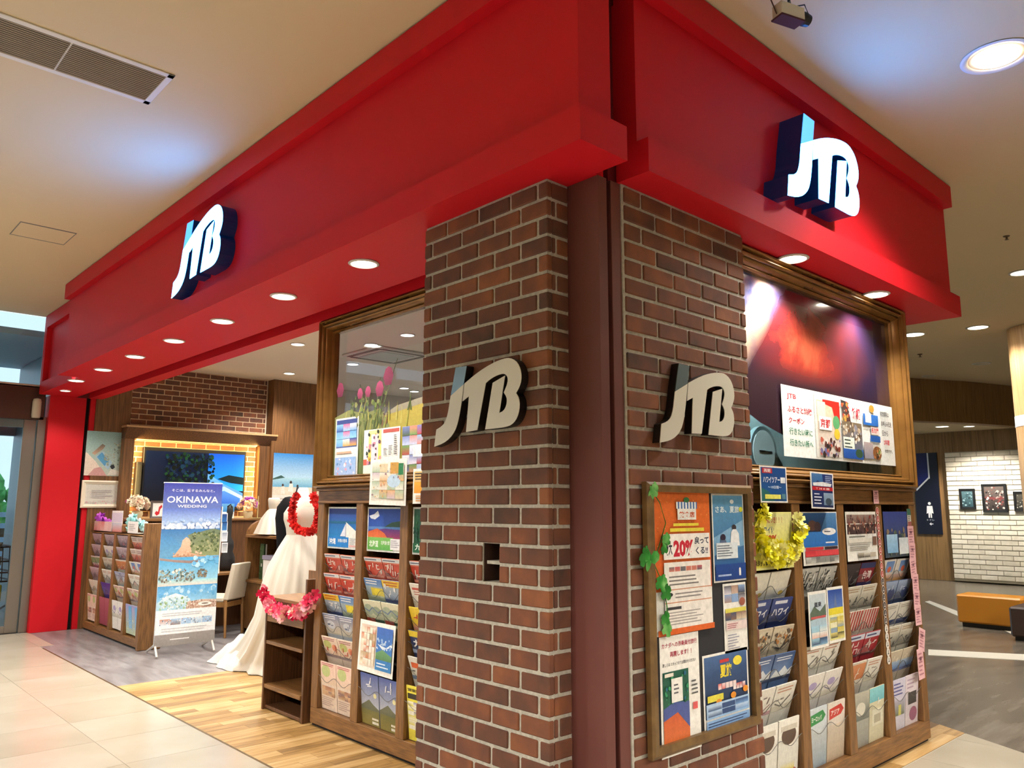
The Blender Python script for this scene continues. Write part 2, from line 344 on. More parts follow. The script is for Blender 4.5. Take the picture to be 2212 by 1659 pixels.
# ---- red fascia over the long front
DP = 0.06
fa = struct('trim_1', (-5.6, YF, SOF), 'red fascia over the long shop front')
la = [(-9.33, YF), (XF, YF), (XF, 2.367), (-2.05, 2.367), (-2.05, 2.42), (-2.13, 2.42), (-2.13, 2.72), (-9.33, 2.72)]
pa = [(-9.33, YF + DP), (XF - DP, YF + DP), (XF - DP, 2.34), (-2.13, 2.34), (-2.13, 2.72), (-9.33, 2.72)]
MB().prism(la, 2, SOF, 3.015).build('lower_band', RED, fa)
MB().prism(pa, 2, 3.015, 3.70).build('panel', RED, fa)
MB().prism(la, 2, 3.70, 3.858).build('upper_band', RED, fa)
la2 = [(XW, 2.30), (-9.33, 2.30), (-9.33, 2.72), (XW, 2.72)]
MB().prism(la2, 2, SOF, 3.015).build('lower_band', RED, fa)
MB().prism([(XW, 2.36), (-9.33, 2.36), (-9.33, 2.72), (XW, 2.72)], 2, 3.015, 3.70).build('panel', RED, fa)
MB().prism(la2, 2, 3.70, 3.858).build('upper_band', RED, fa)
MB().box(XW, XW + .1, 2.30, 2.36, 3.015, 3.70).build('stile', RED, fa)
MB().box(XW, -2.25, 2.72, 2.87, 3.0, 3.05).build('shutter_slot', REDD, fa)
MB().box(XW, -2.25, 2.87, 3.02, SOF, 3.42).build('header', RED, fa)
# ---- red fascia over the short front
fb = struct('trim_2', (XF, 4.3, SOF), 'red fascia over the short shop front')
lb = [(XF, 2.506), (XF, 6.17), (-3.3, 6.17), (-3.3, 2.75), (-2.13, 2.75), (-2.13, 2.53), (-2.05, 2.53), (-2.05, 2.506)]
pb = [(XF - DP, 2.506), (XF - DP, 6.17), (-3.3, 6.17), (-3.3, 2.75), (-2.13, 2.75), (-2.13, 2.506)]
MB().prism(lb, 2, SOF, 3.02).build('lower_band', RED, fb)
MB().prism(pb, 2, 3.02, 3.70).build('panel', RED, fb)
MB().prism(lb, 2, 3.70, 3.858).build('upper_band', RED, fb)
# ---- steel corner with its shutter slot
sc_ = struct('trim_3', (-2.13, 2.45, 0), 'maroon steel shutter guide at the corner')
MB().box(-2.225, -2.045, 2.38, 2.436, 0, SOF).build('guide', BROWNM, sc_, bevel=.002)
MB().box(-2.225, -2.10, 2.436, 2.462, 0, CZ - .012).build('slot', SLOT, sc_)
MB().box(-2.225, -2.045, 2.462, 2.524, 0, SOF).build('guide', BROWNM, sc_, bevel=.002)
MB().box(-2.225, -2.06, 2.33, 2.425, SOF + .05, CZ - .012).build('upper_post', REDD, sc_)
MB().box(-2.225, -2.06, 2.462, 2.56, SOF + .002, CZ - .012).build('upper_post', REDD, sc_)
# ---- red pier beside the glass door
rp_ = struct('trim_4', (XW, 2.65, 0), 'red pier beside the glass door')
MB().box(XW - .2, XW, 2.43, 2.70, 0, SOF).build('pier', RED, rp_)
MB().box(XW - .2, XW - .004, 2.70, 2.845, 0, SOF).build('pier', RED, rp_)
MB().box(XW - .2, XW - .05, 2.845, 2.895, 0, SOF + .1).build('slot', SLOT, rp_)
MB().box(XW - .2, XW, 2.895, 2.955, 0, SOF).build('pier', RED, rp_)
MB().box(XW - .25, XW - .005, 2.70, 3.03, SOF + .004, 3.45).build('slot_end', REDD, rp_)  # added cap, keeps the sky from leaking in at the slot's end
MB().box(XW - .25, XW - .2, 2.43, 2.955, 0, SOF).build('leak_block', SLOT, rp_)  # added block behind the slot, stops the bright sky showing through
# ---- brick piers
BR = {}
def brick_mesh(L, H=0.0655, D=0.03, key='b', bev=0.004):
    k = (key, round(L, 3), round(H, 3))
    if k not in BR: BR[k] = MB().box(-L / 2, L / 2, 0, D, -H / 2, H / 2).mesh('brick', BRICK if key == 'b' else BRICKW, bevel=bev)
    return BR[k]
def brick(parent, axis, face, a, b, zc, proud=0.007, key='b', H=0.0655):
    """axis 'A': face looks to -y, a..b along x; axis 'B': face looks to +x, a..b along y"""
    L = b - a
    if L < 0.012: return
    me = brick_mesh(round(L, 3), H, key=key); rr_ = random.uniform(-.0015, .0015)
    if axis == 'A': link('brick', me, parent, loc=((a + b) / 2, face - proud + rr_, zc))
    else: link('brick', me, parent, loc=(face + proud + rr_, (a + b) / 2, zc), rz=math.pi / 2)
NX0, NX1 = -2.612, -2.505                # niche where two courses are left open
ba = struct('wall_left', (-2.64, YA, 0), 'red brick pier facing the long front')
c = MB(); ym = YA + .045
c.box(-3.06, NX0, YA, ym, 1.19, 1.35); c.box(NX1, -2.22, YA, ym, 1.19, 1.35); c.box(-3.06, -2.22, YA, ym, 0, 1.19); c.box(-3.06, -2.22, YA, ym, 1.35, SOF)
yn = ym + .16
c.box(-3.06, -2.22, yn, 2.9, 0, SOF); c.box(-3.06, NX0, ym, yn, 0, SOF); c.box(NX1, -2.22, ym, yn, 0, SOF); c.box(NX0, NX1, ym, yn, 0, 1.19); c.box(NX0, NX1, ym, yn, 1.35, SOF)
c.build('mortar', MORTAR, ba)
nl = MB(); nl.box(NX0, NX0 + .003, YA + .006, yn, 1.19, 1.35); nl.box(NX1 - .003, NX1, YA + .006, yn, 1.19, 1.35); nl.box(NX0, NX1, yn - .003, yn, 1.19, 1.35); nl.box(NX0, NX1, YA + .006, yn, 1.347, 1.35); nl.build('niche_shade_lining', mat('niche_shade_brick', '3d2418', .9), ba)  # brick tone darkened further: the recess shade is put into the lining colour
MB().box(-2.572, -2.555, ym + .09, ym + .11, 1.20, 1.34).build('niche_pipe', mat('niche_grey', '8b8a86', .5), ba)
MB().box(NX0 + .004, NX1 - .004, YA + .02, ym + .08, 1.262, 1.276).build('niche_ledge', MORTAR, ba)
for k in range(36):
    zc = SOF - .01 - .08 * k - .035
    if zc < .03: break
    odd = k % 2
    js = [-3.063, -3.005, -2.779, -2.547, -2.377, -2.213] if odd else [-3.063, -2.891, -2.657, -2.441, -2.273, -2.213]
    for a, b in zip(js[:-1], js[1:]):
        a2 = a + (.0 if a == js[0] else .007); b2 = b - (0 if b == js[-1] else .007)
        if 1.19 < zc < 1.35 and a2 < NX1 and b2 > NX0:
            if a2 < NX0: brick(ba, 'A', YA, a2, NX0 - .002, zc)
            if b2 > NX1: brick(ba, 'A', YA, NX1 + .002, b2, zc)
        else: brick(ba, 'A', YA, a2, b2, zc)
    ys_ = [(2.282, 2.302), (2.314, 2.378)] if odd else [(2.282, 2.378)]
    for a, b in ys_: brick(ba, 'B', -2.22, a, b, zc)
bb = struct('wall_right', (XB, 3.0, 0), 'red brick pier facing the short front')
MB().box(-2.28, XB, 2.524, 3.475, 0, SOF).build('mortar', MORTAR, bb)
for k in range(36):
    zc = SOF - .01 - .08 * k - .035
    if zc < .03: break
    js = [2.53, 2.753, 2.977, 3.207, 3.431, 3.48] if k % 2 else [2.53, 2.653, 2.878, 3.10, 3.325, 3.48]
    for a, b in zip(js[:-1], js[1:]): brick(bb, 'B', XB, a + .007, b - (0 if b == js[-1] else .007), zc)
# ---- shop back wall
bw = struct('wall_back', (XW, 5, 0), 'back wall of the shop with brick panel')
MB().box(XW - .12, XW, 2.955, 9, 0, SIN).build('plaster', CREAM, bw)
MB().box(XW, XW + .02, 2.955, 3.385, 0, SIN).build('wood_panel', PANELW, bw)
MB().box(XW, XW + .012, 3.385, 5.28, 1.2, SIN).build('mortar', mat('pink_mortar', 'cdb394', .9), bw)
for k in range(28):
    zc = SIN - .012 - .0715 * k - .03
    if zc < 1.25: break
    y = 3.385 - (.10 if k % 2 else 0.0)
    while y < 5.28:
        a, b = max(y + .006, 3.387), min(y + .199, 5.275); y += .206
        if b - a < .02: continue
        if zc < 2.42 and a > 3.62 and b < 4.9 and zc > 1.35 and zc < 2.22: continue
        brick(bw, 'B', XW + .012, a, b, zc, key='b', H=.0585)
MB().box(XW, XW + .2, 5.30, 6.07, 0, SIN).build('wood_pilaster', PANELW, bw)
ws = struct('wall_far', (-7, 9, 0), 'far wall inside the shop')
MB().prism([(XW, 9), (-4.0, 9), (-4.0, 5.9), (-2.55, 5.75), (-2.55, 5.65), (-4.1, 5.8), (-4.1, 8.9), (XW, 8.9)], 2, 0, CZ - .01).build('plaster', CREAM, ws)
MB().box(-2.62, -2.55, 3.0, 5.7, 0, SIN).build('pale_back_panel', mat('pale_blue_panel', 'b7d0d6', .8), ws)  # added panel; brightness of the interior behind the glass put into its colour
# ---- corridor end with white brick
wr = struct('wall_corridor', (-5, 18.3, 0), 'oak and white brick wall at the corridor end')
MB().box(-9, 4, 18.36, 18.5, 0, 3.4).build('oak_panel', MALLW, wr)
MB().box(-6.10, 2, 18.22, 18.36, 0.03, 2.68).build('mortar', MORTARW, wr)
for k in range(26):
    zc = 2.665 - .1 * k - .045
    if zc < .06: break
    x = -6.10 + (-.11 if k % 2 else 0)
    while x < -3.9:
        a, b = max(x + .006, -6.10), x + .30; x += .306
        brick(wr, 'A', 18.22, a, b, zc, key='w', H=.085, proud=.012)
bk = struct('trim_5', (-5, 16, 3.1), 'curved oak bulkhead above the corridor')
cur = [(-9, 11.3), (-6.6, 13.4), (-5.6, 14.95), (-4.95, 16.3), (-4.57, 17.45), (-4.3, 18.36)]
MB().prism(cur + [(x - .2, y + .12) for x, y in reversed(cur)], 2, 3.08, CZ - .005).build('bulkhead', MALLW, bk)
lowc = struct('ceiling', label='low pale ceiling beyond the oak bulkhead')
MB().prism([(-9, 11.5), (-6.65, 13.5), (-5.7, 15.0), (-5.05, 16.35), (-4.67, 17.5), (-4.4, 18.36), (-9, 18.36)], 2, 3.12, 3.2).build('slab', CEIL, lowc)
CCX, CCY = -2.63, 12.11
colc = thing('column', 'round pale oak column with a white band', 'column', (CCX, CCY, 0), kind='structure')
MB().lathe([(.5, 0), (.5, 2.56)], 40, (CCX, CCY, 0)).build('shaft', PALEW, colc, smooth=True)
MB().lathe([(.505, 2.56), (.505, 2.70)], 40, (CCX, CCY, 0)).build('band', mat('white_band', 'cfdce0', .4), colc, smooth=True)
MB().lathe([(.5, 2.70), (.5, CZ - .004)], 40, (CCX, CCY, 0)).build('shaft', PALEW, colc, smooth=True)
# ---- glass entrance on the left, daylight outside
XD = -11.2
dr = struct('door_1', (XD, 1.6, 0), 'stainless framed glass entrance')
d = lambda n, y0, y1, z0, z1, m, x0=XD - .06, x1=XD: MB().box(x0, x1, y0, y1, z0, z1).build(n, m, dr, bevel=.003)
d('jamb', 2.34, 2.43, 0, 2.60, STEEL); d('stile', 2.20, 2.335, 0, 2.56, STEEL, XD - .1, XD - .05)
d('lintel', -4, 2.40, 2.56, 2.98, mat('bronze_lintel', '5b4139', .3, .5)); d('bottom_rail', -4, 2.20, 0, .085, STEEL, XD - .1, XD - .05)
d('transom_stile', 2.33, 2.385, 2.98, CZ, ALU); d('transom_rail', -4, 2.385, 2.96, 3.0, ALU)
d('top_rail', -4, 2.20, 2.46, 2.56, mat('grey_rail', '6f7d84', .4, .4), XD - .1, XD - .05)
MB().box(XD - .085, XD - .08, -4, 2.20, .085, 2.46).build('pane', GLASS, dr)
MB().box(XD - .04, XD - .035, -4, 2.34, 2.98, CZ).build('pane', GLASS, dr)
MB().lathe([(.045, 0), (.05, .03), (.05, .2), (.04, .235), (.001, .245)], 14, (XD + .05, 2.30, 2.58)).build('door_sensor', mat('sensor_white', 'ddd3c4', .4), dr, smooth=True)
ow = struct('window_1', (-13.5, 2, 0), 'outer vestibule of blue-grey mullions')
MUL = mat('mullion', '6f868c', .4, .3)
for y in (0.2, 1.35, 2.05, 2.75): MB().box(-14.0, -13.85, y, y + .16, 0, 3.3).build('mullion', MUL, ow)
MB().box(-14.0, -13.85, -4, 4, 2.55, 2.8).build('rail', MUL, ow); MB().box(-14.2, -11.3, -4, 4, 3.62, 3.7).build('vestibule_ceiling', mat('vestibule_blue', 'b4cede', .7), ow)
MB().box(-14.0, -11.3, 2.62, 2.70, 0, 3.6).build('side_mullion', MUL, ow)
og = struct('floor', label='pavement outside the glass entrance')
MB().box(-60, -11.3, -20, 20, -.05, -.001).build('pavement', mat('pavement', '9aa3a3', .7), og)

# ---- the rest of the mall hall, behind and beside the viewer
wm = struct('wall_hall', (0, -10, 0), 'cream walls of the mall hall out of view')
MB().box(-11.2, 9.1, -10.1, -10, 0, CZ).build('plaster', CREAM, wm); MB().box(9, 9.1, -10, 26, 0, CZ).build('plaster', CREAM, wm); MB().box(-12, 9.1, 26, 26.1, 0, CZ).build('plaster', CREAM, wm)
# ================================================================== LAMPS
LENS = mat('lamp_lens', 'fff6e6', .4, emit='fff1da', estr=14.0)
ORD = ['first', 'second', 'third', 'fourth', 'fifth', 'sixth', 'seventh', 'eighth', 'ninth', 'tenth']
def downlight(x, y, z, label, power, color=NEUT, r=.075, group=None, spot=2.3, rim=WHITE, lens=None, blend=.6):
    t = thing('downlight', label, 'downlight', (x, y, z), group=group)
    MB().lathe([(r * .98, -.001), (r * 1.12, -.001), (r * 1.18, -.006), (r * .98, -.012), (r * .98, -.001)], 28, (x, y, z)).build('rim', rim, t, smooth=True)
    MB().lathe([(r * .97, -.004), (r * .5, -.003), (.0005, -.002)], 28, (x, y, z)).build('lens', lens or LENS, t, smooth=True)
    if power: lamp('bulb', 'SPOT', (x, y, z - .03), power, color, t, size=r * .7, spot=spot, blend=blend)
    return t
for i in range(7):
    downlight(-3.752 - .968 * i, 2.328, SOF, 'round downlight in red soffit of long front, %s from the brick pier' % ORD[i], P_SOFFIT, group='soffit downlights')
downlight(-10.50, 2.45, SOF, 'small downlight in red soffit nearest the glass door', P_SOFFIT * .5, r=.055, group='soffit downlights')
downlight(-2.04, 4.011, SOF, 'round downlight in red soffit above framed red picture, near the pier', P_SOFFIT * 1.5, group='soffit downlights')
downlight(-2.04, 5.094, SOF, 'round downlight in red soffit above far end of framed red picture', P_SOFFIT * 1.5, group='soffit downlights')
# mall ceiling
t = thing('downlight', 'large round downlight in beige ceiling at upper right', 'downlight', (-1.097, 4.517, CZ))
MB().lathe([(.10, .10), (.135, .0), (.165, -.004), (.172, -.001)], 36, (-1.097, 4.517, CZ - .004)).build('rim', mat('reflector', 'f4f4f0', .2), t, smooth=True)
MB().lathe([(.11, .0), (.0005, .0)], 36, (-1.097, 4.517, CZ - .006)).build('lens', LENS, t)
lamp('bulb', 'SPOT', (-1.097, 4.517, CZ - .05), P_MALL * 1.4, NEUT, t, size=.09, spot=2.2)
downlight(-2.168, 9.054, CZ, 'ceiling downlight cut by the right picture edge', P_MALL * 1.6, r=.1)
downlight(-4.049, 11.295, CZ, 'bright ceiling downlight just past the red soffit corner', P_MALL * 1.8, r=.13)
downlight(-3.30, 11.45, CZ, 'ceiling downlight left of the round oak column', P_MALL * 1.0, r=.12)
downlight(-4.151, 14.418, CZ, 'faint distant ceiling downlight before the oak bulkhead', 0, r=.12, lens=mat('dim_lens', 'cfc3a8', .4))
downlight(-5.215, 15.1, CZ, 'faint distant ceiling downlight near the bulkhead edge', 0, r=.1, lens=MATS['dim_lens'])
k_ = PG(2035, 921, 3.12)
downlight(k_.x, k_.y, 3.12, 'downlight in the low ceiling under the oak bulkhead', 90, r=.12)
downlight(-5.3, 17.3, 3.12, 'added downlight in low ceiling washing the white brick wall', 400, r=.1)  # added lamp, brightens the white brick
for i, (x, y) in enumerate(((-10.2, -3.0), (-7.8, -3.0), (-5.4, -3.0), (-3.0, -3.0), (-.6, -3.0), (3.4, -.5), (3.4, 2.2), (3.4, 4.9), (3.6, 8.0), (3.6, 12.0))):  # added lamps, set well forward to light the fronts and racks
    downlight(x, y, CZ, 'added ceiling downlight over the walkway out of view, %s of its row' % ORD[i], P_MALL * (2.6 if i < 8 else 4.0), r=.11, group='added walkway downlights out of view', spot=2.5, blend=.2)
# shop ceiling
for i, (px, py, nm) in enumerate(((802, 744, 'beside the air conditioner, seen through glass'), (762, 786, 'left of the air conditioner, seen through glass'), (625, 806, 'above the wooden pilaster'), (873, 838, 'far in shop, left of two seen through glass'), (895, 845, 'far in shop, right of two seen through glass'), (880, 723, 'over the air conditioner, seen through glass'))):
    p = PG(px, py, SIN); downlight(p.x, p.y, SIN, 'downlight in shop ceiling ' + nm, P_SHOP, NEUT, r=.075, group='shop ceiling downlights')
for i, (x, y) in enumerate(((-9.4, 3.7), (-7.7, 3.3), (-6.2, 3.4), (-8.3, 4.3), (-5.2, 4.6), (-4.0, 4.2))):  # added out of sight to brighten the shop interior
    downlight(x, y, SIN, 'added shop ceiling downlight unseen behind the red header, %s' % ORD[i], P_SHOP * .7, NEUT, r=.075, group='added shop downlights behind header')
# air conditioner
ac = thing('air_conditioner', 'square cassette air conditioner in shop ceiling', 'air conditioner', (-8.1, 5.4, SIN))
MB().prism([(-8.5, 5.0), (-7.7, 5.0), (-7.7, 5.8), (-8.5, 5.8)], 2, SIN - .03, SIN - .001).build('panel', mat('ac_panel', 'cfccc4', .5), ac, bevel=.01)
for a, b, c_, e in ((-8.44, -7.76, 5.04, 5.09), (-8.44, -7.76, 5.71, 5.76), (-8.46, -8.41, 5.1, 5.7), (-7.79, -7.74, 5.1, 5.7)): MB().box(a, b, c_, e, SIN - .034, SIN - .028).build('air_slot', BLACK, ac)
MB().box(-8.34, -7.86, 5.16, 5.64, SIN - .036, SIN - .03).build('intake_grille', mat('ac_grille', 'b4bfbc', .6), ac)
# ceiling grille and hatch
vg = thing('ceiling_vent', 'long white slatted air vent in the mall ceiling', 'vent', (-4.485, .2, CZ))
v = MB(); v.box(-4.70, -4.66, -1.6, 1.40, CZ - .008, CZ - .0005); v.box(-4.31, -4.27, -1.6, 1.40, CZ - .008, CZ - .0005); v.box(-4.70, -4.27, 1.365, 1.40, CZ - .008, CZ - .0005); v.build('frame', WHITE, vg, bevel=.002)
MB().box(-4.66, -4.31, -1.6, 1.365, CZ - .0025, CZ - .0004).build('backing', mat('vent_dark', '3a332b', .9), vg)
sl = MB().box(-.005, .005, -1.48, 1.48, -.007, 0).mesh('slat', mat('vent_slat', 'b5aca0', .5))
for i in range(17): link('slat', sl, vg, loc=(-4.66 + .35 * (i + .5) / 17, -.118, CZ - .0026), rot=(0, .5, 0))
for y in (.89, .40, -.1, -.6): MB().box(-4.66, -4.31, y - .004, y + .004, CZ - .0095, CZ - .003).build('crossbar', WHITE, vg)
hh = thing('access_hatch', 'square access hatch in the mall ceiling at far left', 'hatch', (-7.7, 1.51, CZ))
h_ = MB(); h_.box(-7.915, -7.90, 1.295, 1.725, CZ - .004, CZ - .0005); h_.box(-7.505, -7.49, 1.295, 1.725, CZ - .004, CZ - .0005); h_.box(-7.90, -7.505, 1.295, 1.302, CZ - .004, CZ - .0005); h_.box(-7.90, -7.505, 1.718, 1.725, CZ - .004, CZ - .0005); h_.build('frame', mat('hatch_frame', '8f8a84', .5, .4), hh)
MB().box(-7.90, -7.505, 1.302, 1.718, CZ - .003, CZ - .0006).build('door', CEIL, hh)
sp = PG(2174, 510, CZ); s_ = thing('sprinkler_head', 'tiny sprinkler head in the mall ceiling at right', 'sprinkler', (sp.x, sp.y, CZ))
MB().lathe([(.028, 0), (.022, -.006), (.008, -.008), (.008, -.03), (.018, -.032), (.0005, -.034)], 12, (sp.x, sp.y, CZ - .0005)).build('body', mat('sprinkler_brown', '5a4630', .4, .5), s_)
sp = PG(1987, 765, CZ); s_ = thing('sprinkler_head', 'tiny sprinkler head in ceiling beside the framed red picture', 'sprinkler', (sp.x, sp.y, CZ))
MB().lathe([(.04, 0), (.03, -.01), (.01, -.012), (.01, -.04), (.03, -.045), (.0005, -.05)], 12, (sp.x, sp.y, CZ - .0005)).build('body', MATS['sprinkler_brown'], s_)
# security camera
cp = PG(1712, 22, 3.60)
sec = thing('security_camera', 'white and maroon security camera hanging from the mall ceiling', 'camera', (cp.x, cp.y, 3.60))
a_ = PG(1678, 30, 3.60); b_ = PG(1728, 38, 3.62); dv = (b_ - a_); dv.z = 0; dv.normalize(); nv = Vector((-dv.y, dv.x, 0)); L_ = (b_ - a_).length
def cbox(l0, l1, n0, n1, z0, z1): return MB().add([tuple(a_ + dv * l + nv * n + Vector((0, 0, z))) for z in (z0, z1) for l, n in ((l0, n0), (l1, n0), (l1, n1), (l0, n1))], [(3, 2, 1, 0), (4, 5, 6, 7), (0, 1, 5, 4), (1, 2, 6, 5), (2, 3, 7, 6), (3, 0, 4, 7)])
cbox(0, L_, -.03, .03, -.012, .05).build('housing', mat('camera_white', 'cfcabc', .4), sec, bevel=.004)
cbox(-.003, L_ * .97, -.034, .034, -.02, -.011).build('base_plate', mat('camera_maroon', '4a2430', .85), sec, bevel=.002)
MB().tube([a_ + dv * L_ + Vector((0, 0, .02)), a_ + dv * (L_ + .02) + Vector((0, 0, .018)), a_ + dv * (L_ + .045) + Vector((0, 0, .016))], [.028, .03, .026], 14).build('lens', BLACK, sec)
MB().tube([a_ + dv * L_ * .55 + Vector((0, 0, .05)), a_ + dv * L_ * .55 + Vector((0, 0, .14)), a_ + dv * L_ * .5 + Vector((0, 0, CZ - 3.60))], .012, 8).build('bracket', mat('camera_bracket', '7f8890', .4, .6), sec)
MB().tube([a_ + dv * L_ * .7 + Vector((0, 0, .06)), a_ + dv * (L_ + .03) + Vector((0, 0, .09)), a_ + dv * (L_ + .05) + Vector((0, 0, .05)), a_ + dv * L_ + Vector((0, 0, .035))], .003, 6).build('cable', BLACK, sec)
MB().tube([a_ + Vector((0, 0, .0)), a_ - dv * .03 + Vector((0, 0, .06)), a_ - dv * .01 + Vector((0, 0, .15)), a_ + Vector((0, 0, CZ - 3.60))], .003, 6).build('cable', mat('brown_cable', '4a3020', .5), sec)

# ================================================================== LETTER SIGNS
JP = [(.426, 1), (.649, .991), (.594, .763), (.563, .586), (.529, .437), (.486, .289), (.429, .18), (.323, .091), (.189, .034), (0, 0), (.04, .223), (.151, .257), (.226, .309), (.277, .411), (.306, .534), (.331, .666)]
TB = [(.574, .546), (.70, .60), (.651, .149), (.866, .16), (1.02, .729), (1.08, .76), (1.189, .794), (1.297, .809), (1.363, .803), (1.409, .771), (1.423, .726), (1.409, .671), (1.371, .606), (1.351, .577), (1.391, .531), (1.409, .486), (1.397, .414), (1.351, .357), (1.271, .337), (1.371, .78), (1.149, .717), (1.017, .157), (1.249, .157), (1.38, .16), (1.483, .177), (1.56, .226), (1.609, .3), (1.629, .394), (1.617, .483), (1.566, .549), (1.62, .614), (1.654, .689), (1.654, .777), (1.62, .869), (1.557, .94), (1.454, .986), (1.349, .991), (1.186, .971), (.994, .923), (.797, .854), (.609, .771)]
JTOP = [(.426, 1), (.649, .991), (.594, .763), (.331, .64)]
JLOW = [(.331, .64)] + JP[2:15] + [(.318, .59)]
def smooth_poly(p, keep):
    out = []; n = len(p)
    for i in range(n):
        a, b, c_ = Vector(p[i - 1]), Vector(p[i]), Vector(p[(i + 1) % n]); ang = (b - a).angle(c_ - b) if (b - a).length > 1e-6 and (c_ - b).length > 1e-6 else 0
        if ang > .75: out.append(tuple(b))
        else: out += [tuple(b * .75 + a * .25), tuple(b * .75 + c_ * .25)]
    return out
TBs = smooth_poly(TB, 0)
def letter_sign(label, axis, face, u0, z0, h, depth, wall, mface, mtop, mside):
    t = thing('letter_sign', label, 'sign', (u0, face, z0) if axis == 'A' else (face, u0, z0))
    P = lambda L: [(u0 + a * h, z0 + b * h) for a, b in L]
    ax, s = (1, 1) if axis == 'A' else (0, -1)
    for nm, L in (('letter_j', smooth_poly(JP, 0)), ('letters_tb', TBs)):
        MB().prism(P(L), ax, face + s * .003, face + s * depth).build(nm, mside, t)
    def grow(L): return L
    MB().prism(P(JTOP), ax, face, face + s * .0029).build('blue_tip', mtop, t)
    MB().prism(P(smooth_poly(JLOW, 0)), ax, face, face + s * .0029).build('face', mface, t)
    MB().prism(P(TBs), ax, face, face + s * .0029).build('face', mface, t)
    return t
LF = mat('letter_enamel', 'e4e0d2', .35); LT = mat('letter_tip_grey', '7f939b', .25, .5); LS = mat('letter_side', '17120f', .4)
letter_sign('JTB letters in cream metal on the brick pier of the long front', 'A', 2.206, -2.903, 1.774, .35, .042, YA, LF, LT, LS)
letter_sign('JTB letters in cream metal on the brick pier of the short front', 'B', -1.992, 2.688, 1.768, .355, .04, XB, LF, LT, LS)
SF = mat('sign_face', 'eaffff', .4, emit=(.035, .27, 1.0), estr=P_SIGN); ST = mat('sign_tip', '3d8fe0', .4, emit=(.05, .25, .9), estr=2.2); SS = mat('sign_side', '0c1230', .4, emit=(.0, .01, .05), estr=.3)
letter_sign('glowing white JTB letters on the long red fascia', 'A', 2.04, -5.955, 3.04, .525, .107, 0, SF, ST, SS)
letter_sign('glowing white JTB letters on the short red fascia', 'B', -1.80, 3.527, 3.028, .512, .137, 0, SF, ST, SS)

# ================================================================== PICTURE FRAMES OVER THE BROCHURE WALLS
def frame_ring(t, axis, face, u0, u1, z0, z1, steps, m):
    """steps: (inset0, inset1, depth0, depth1) towards the viewer; each of the four mitred sides is a part"""
    prof = []
    for a, b, d0, d1 in steps: prof += [(a, d0), (b, d1)]
    sweep_frame(t, axis, face, u0, u1, z0, z1, [(prof[0][0], -.012)] + prof + [(prof[-1][0], -.012)], m)
def sweep_frame(t, axis, face, u0, u1, z0, z1, prof, m):
    s = -1 if axis == 'A' else 1; n = len(prof)
    def P(u, d, z): return (u, face + s * d, z) if axis == 'A' else (face + s * d, u, z)
    C = lambda a: [(u0 + a, z0 + a), (u1 - a, z0 + a), (u1 - a, z1 - a), (u0 + a, z1 - a)]
    for i, nm in enumerate(('bottom_moulding', 'side_moulding', 'top_moulding', 'side_moulding')):
        j = (i + 1) % 4; v = []
        for a, d in prof: c_ = C(a); v += [P(c_[i][0], d, c_[i][1]), P(c_[j][0], d, c_[j][1])]
        MB().add(v, [(2 * k, 2 * k + 1, 2 * ((k + 1) % n) + 1, 2 * ((k + 1) % n)) for k in range(n)]).build(nm, m, t)
def bead(a, b, d, r, n=5): return [(a + (b - a) * k / n, d + r * math.sin(math.pi * k / n)) for k in range(n + 1)]
PROF = [(0, -.08), (0, .03)] + bead(.0, .022, .03, .022) + [(.024, .022)] + bead(.028, .048, .026, .014) + [(.05, .012)] + [(.052 + .022 * k / 5, .016 - .04 * (k / 5) ** 2) for k in range(6)] + bead(.076, .086, -.03, .008) + [(.09, -.04), (.09, -.08)]
INS, PD = .088, .066
fA = thing('picture_frame', 'brown moulded frame with flower field window picture', 'picture frame', (-4.2, RA, 1.63))
AX0, AX1, FZ0, FZ1 = -5.22, -3.06, 1.635, 2.868
sweep_frame(fA, 'A', RA, AX0, AX1, FZ0, FZ1, PROF, GOLD)
MB().box(AX0 + INS, AX1 - INS, RA + PD, RA + PD + .006, FZ0 + INS, FZ1 - INS).build('pane', glass_mat('tinted_glass', 'eaf0fa', .045), fA)
W_, H_ = AX1 - AX0 - 2 * INS, FZ1 - FZ0 - 2 * INS
def flower(u, v, r, c1, c2):
    return [('p', [(u - r * .5, v), (u + r * .5, v), (u + r * .85, v + r * 1.6), (u + r * .5, v + r * 3), (u, v + r * 3.4), (u - r * .5, v + r * 3), (u - r * .85, v + r * 1.6)], c1, c2)]
field = [('p', [(0, 0), (1, 0), (1, .46), (.75, .44), (.55, .42), (.3, .37), (0, .36)], '8a8a3a', 'b3a04a'), ('p', [(.3, .36), (.55, .41), (1, .46), (1, .53), (.6, .46), (.4, .42)], '8f8a78', 'a79f8c'),
         ('p', [(0, 0), (.34, 0), (.36, .3), (.3, .42), (.2, .4), (.1, .44), (0, .4)], '5d6b33', '8c9060')]
for i in range(46):
    rr_ = random.Random(i); a, b = rr_.uniform(0, .5), rr_.uniform(0, .4); field.append(('p', [(a, b), (a + .008, b), (a + .012 + rr_.uniform(-.02, .02), b + .13)], rr_.choice(['4f5f2a', '9fa24a', 'b6b063', '6f7f3a', '7a5a4a'])))
for u, v, u2, v2 in ((.20, .2, .235, .55), (.22, .2, .17, .6), (.25, .2, .30, .62), (.26, .25, .35, .68), (.16, .2, .12, .5), (.28, .3, .40, .72)):
    field.append(('p', [(u, v), (u + .006, v), (u2 + .004, v2), (u2, v2)], '56643c'))
field += [('b', 5, .12, .32, .34, .52, 26, .014, ['59693a', '7b8a4a', '46552d', '8a8f5a'])]
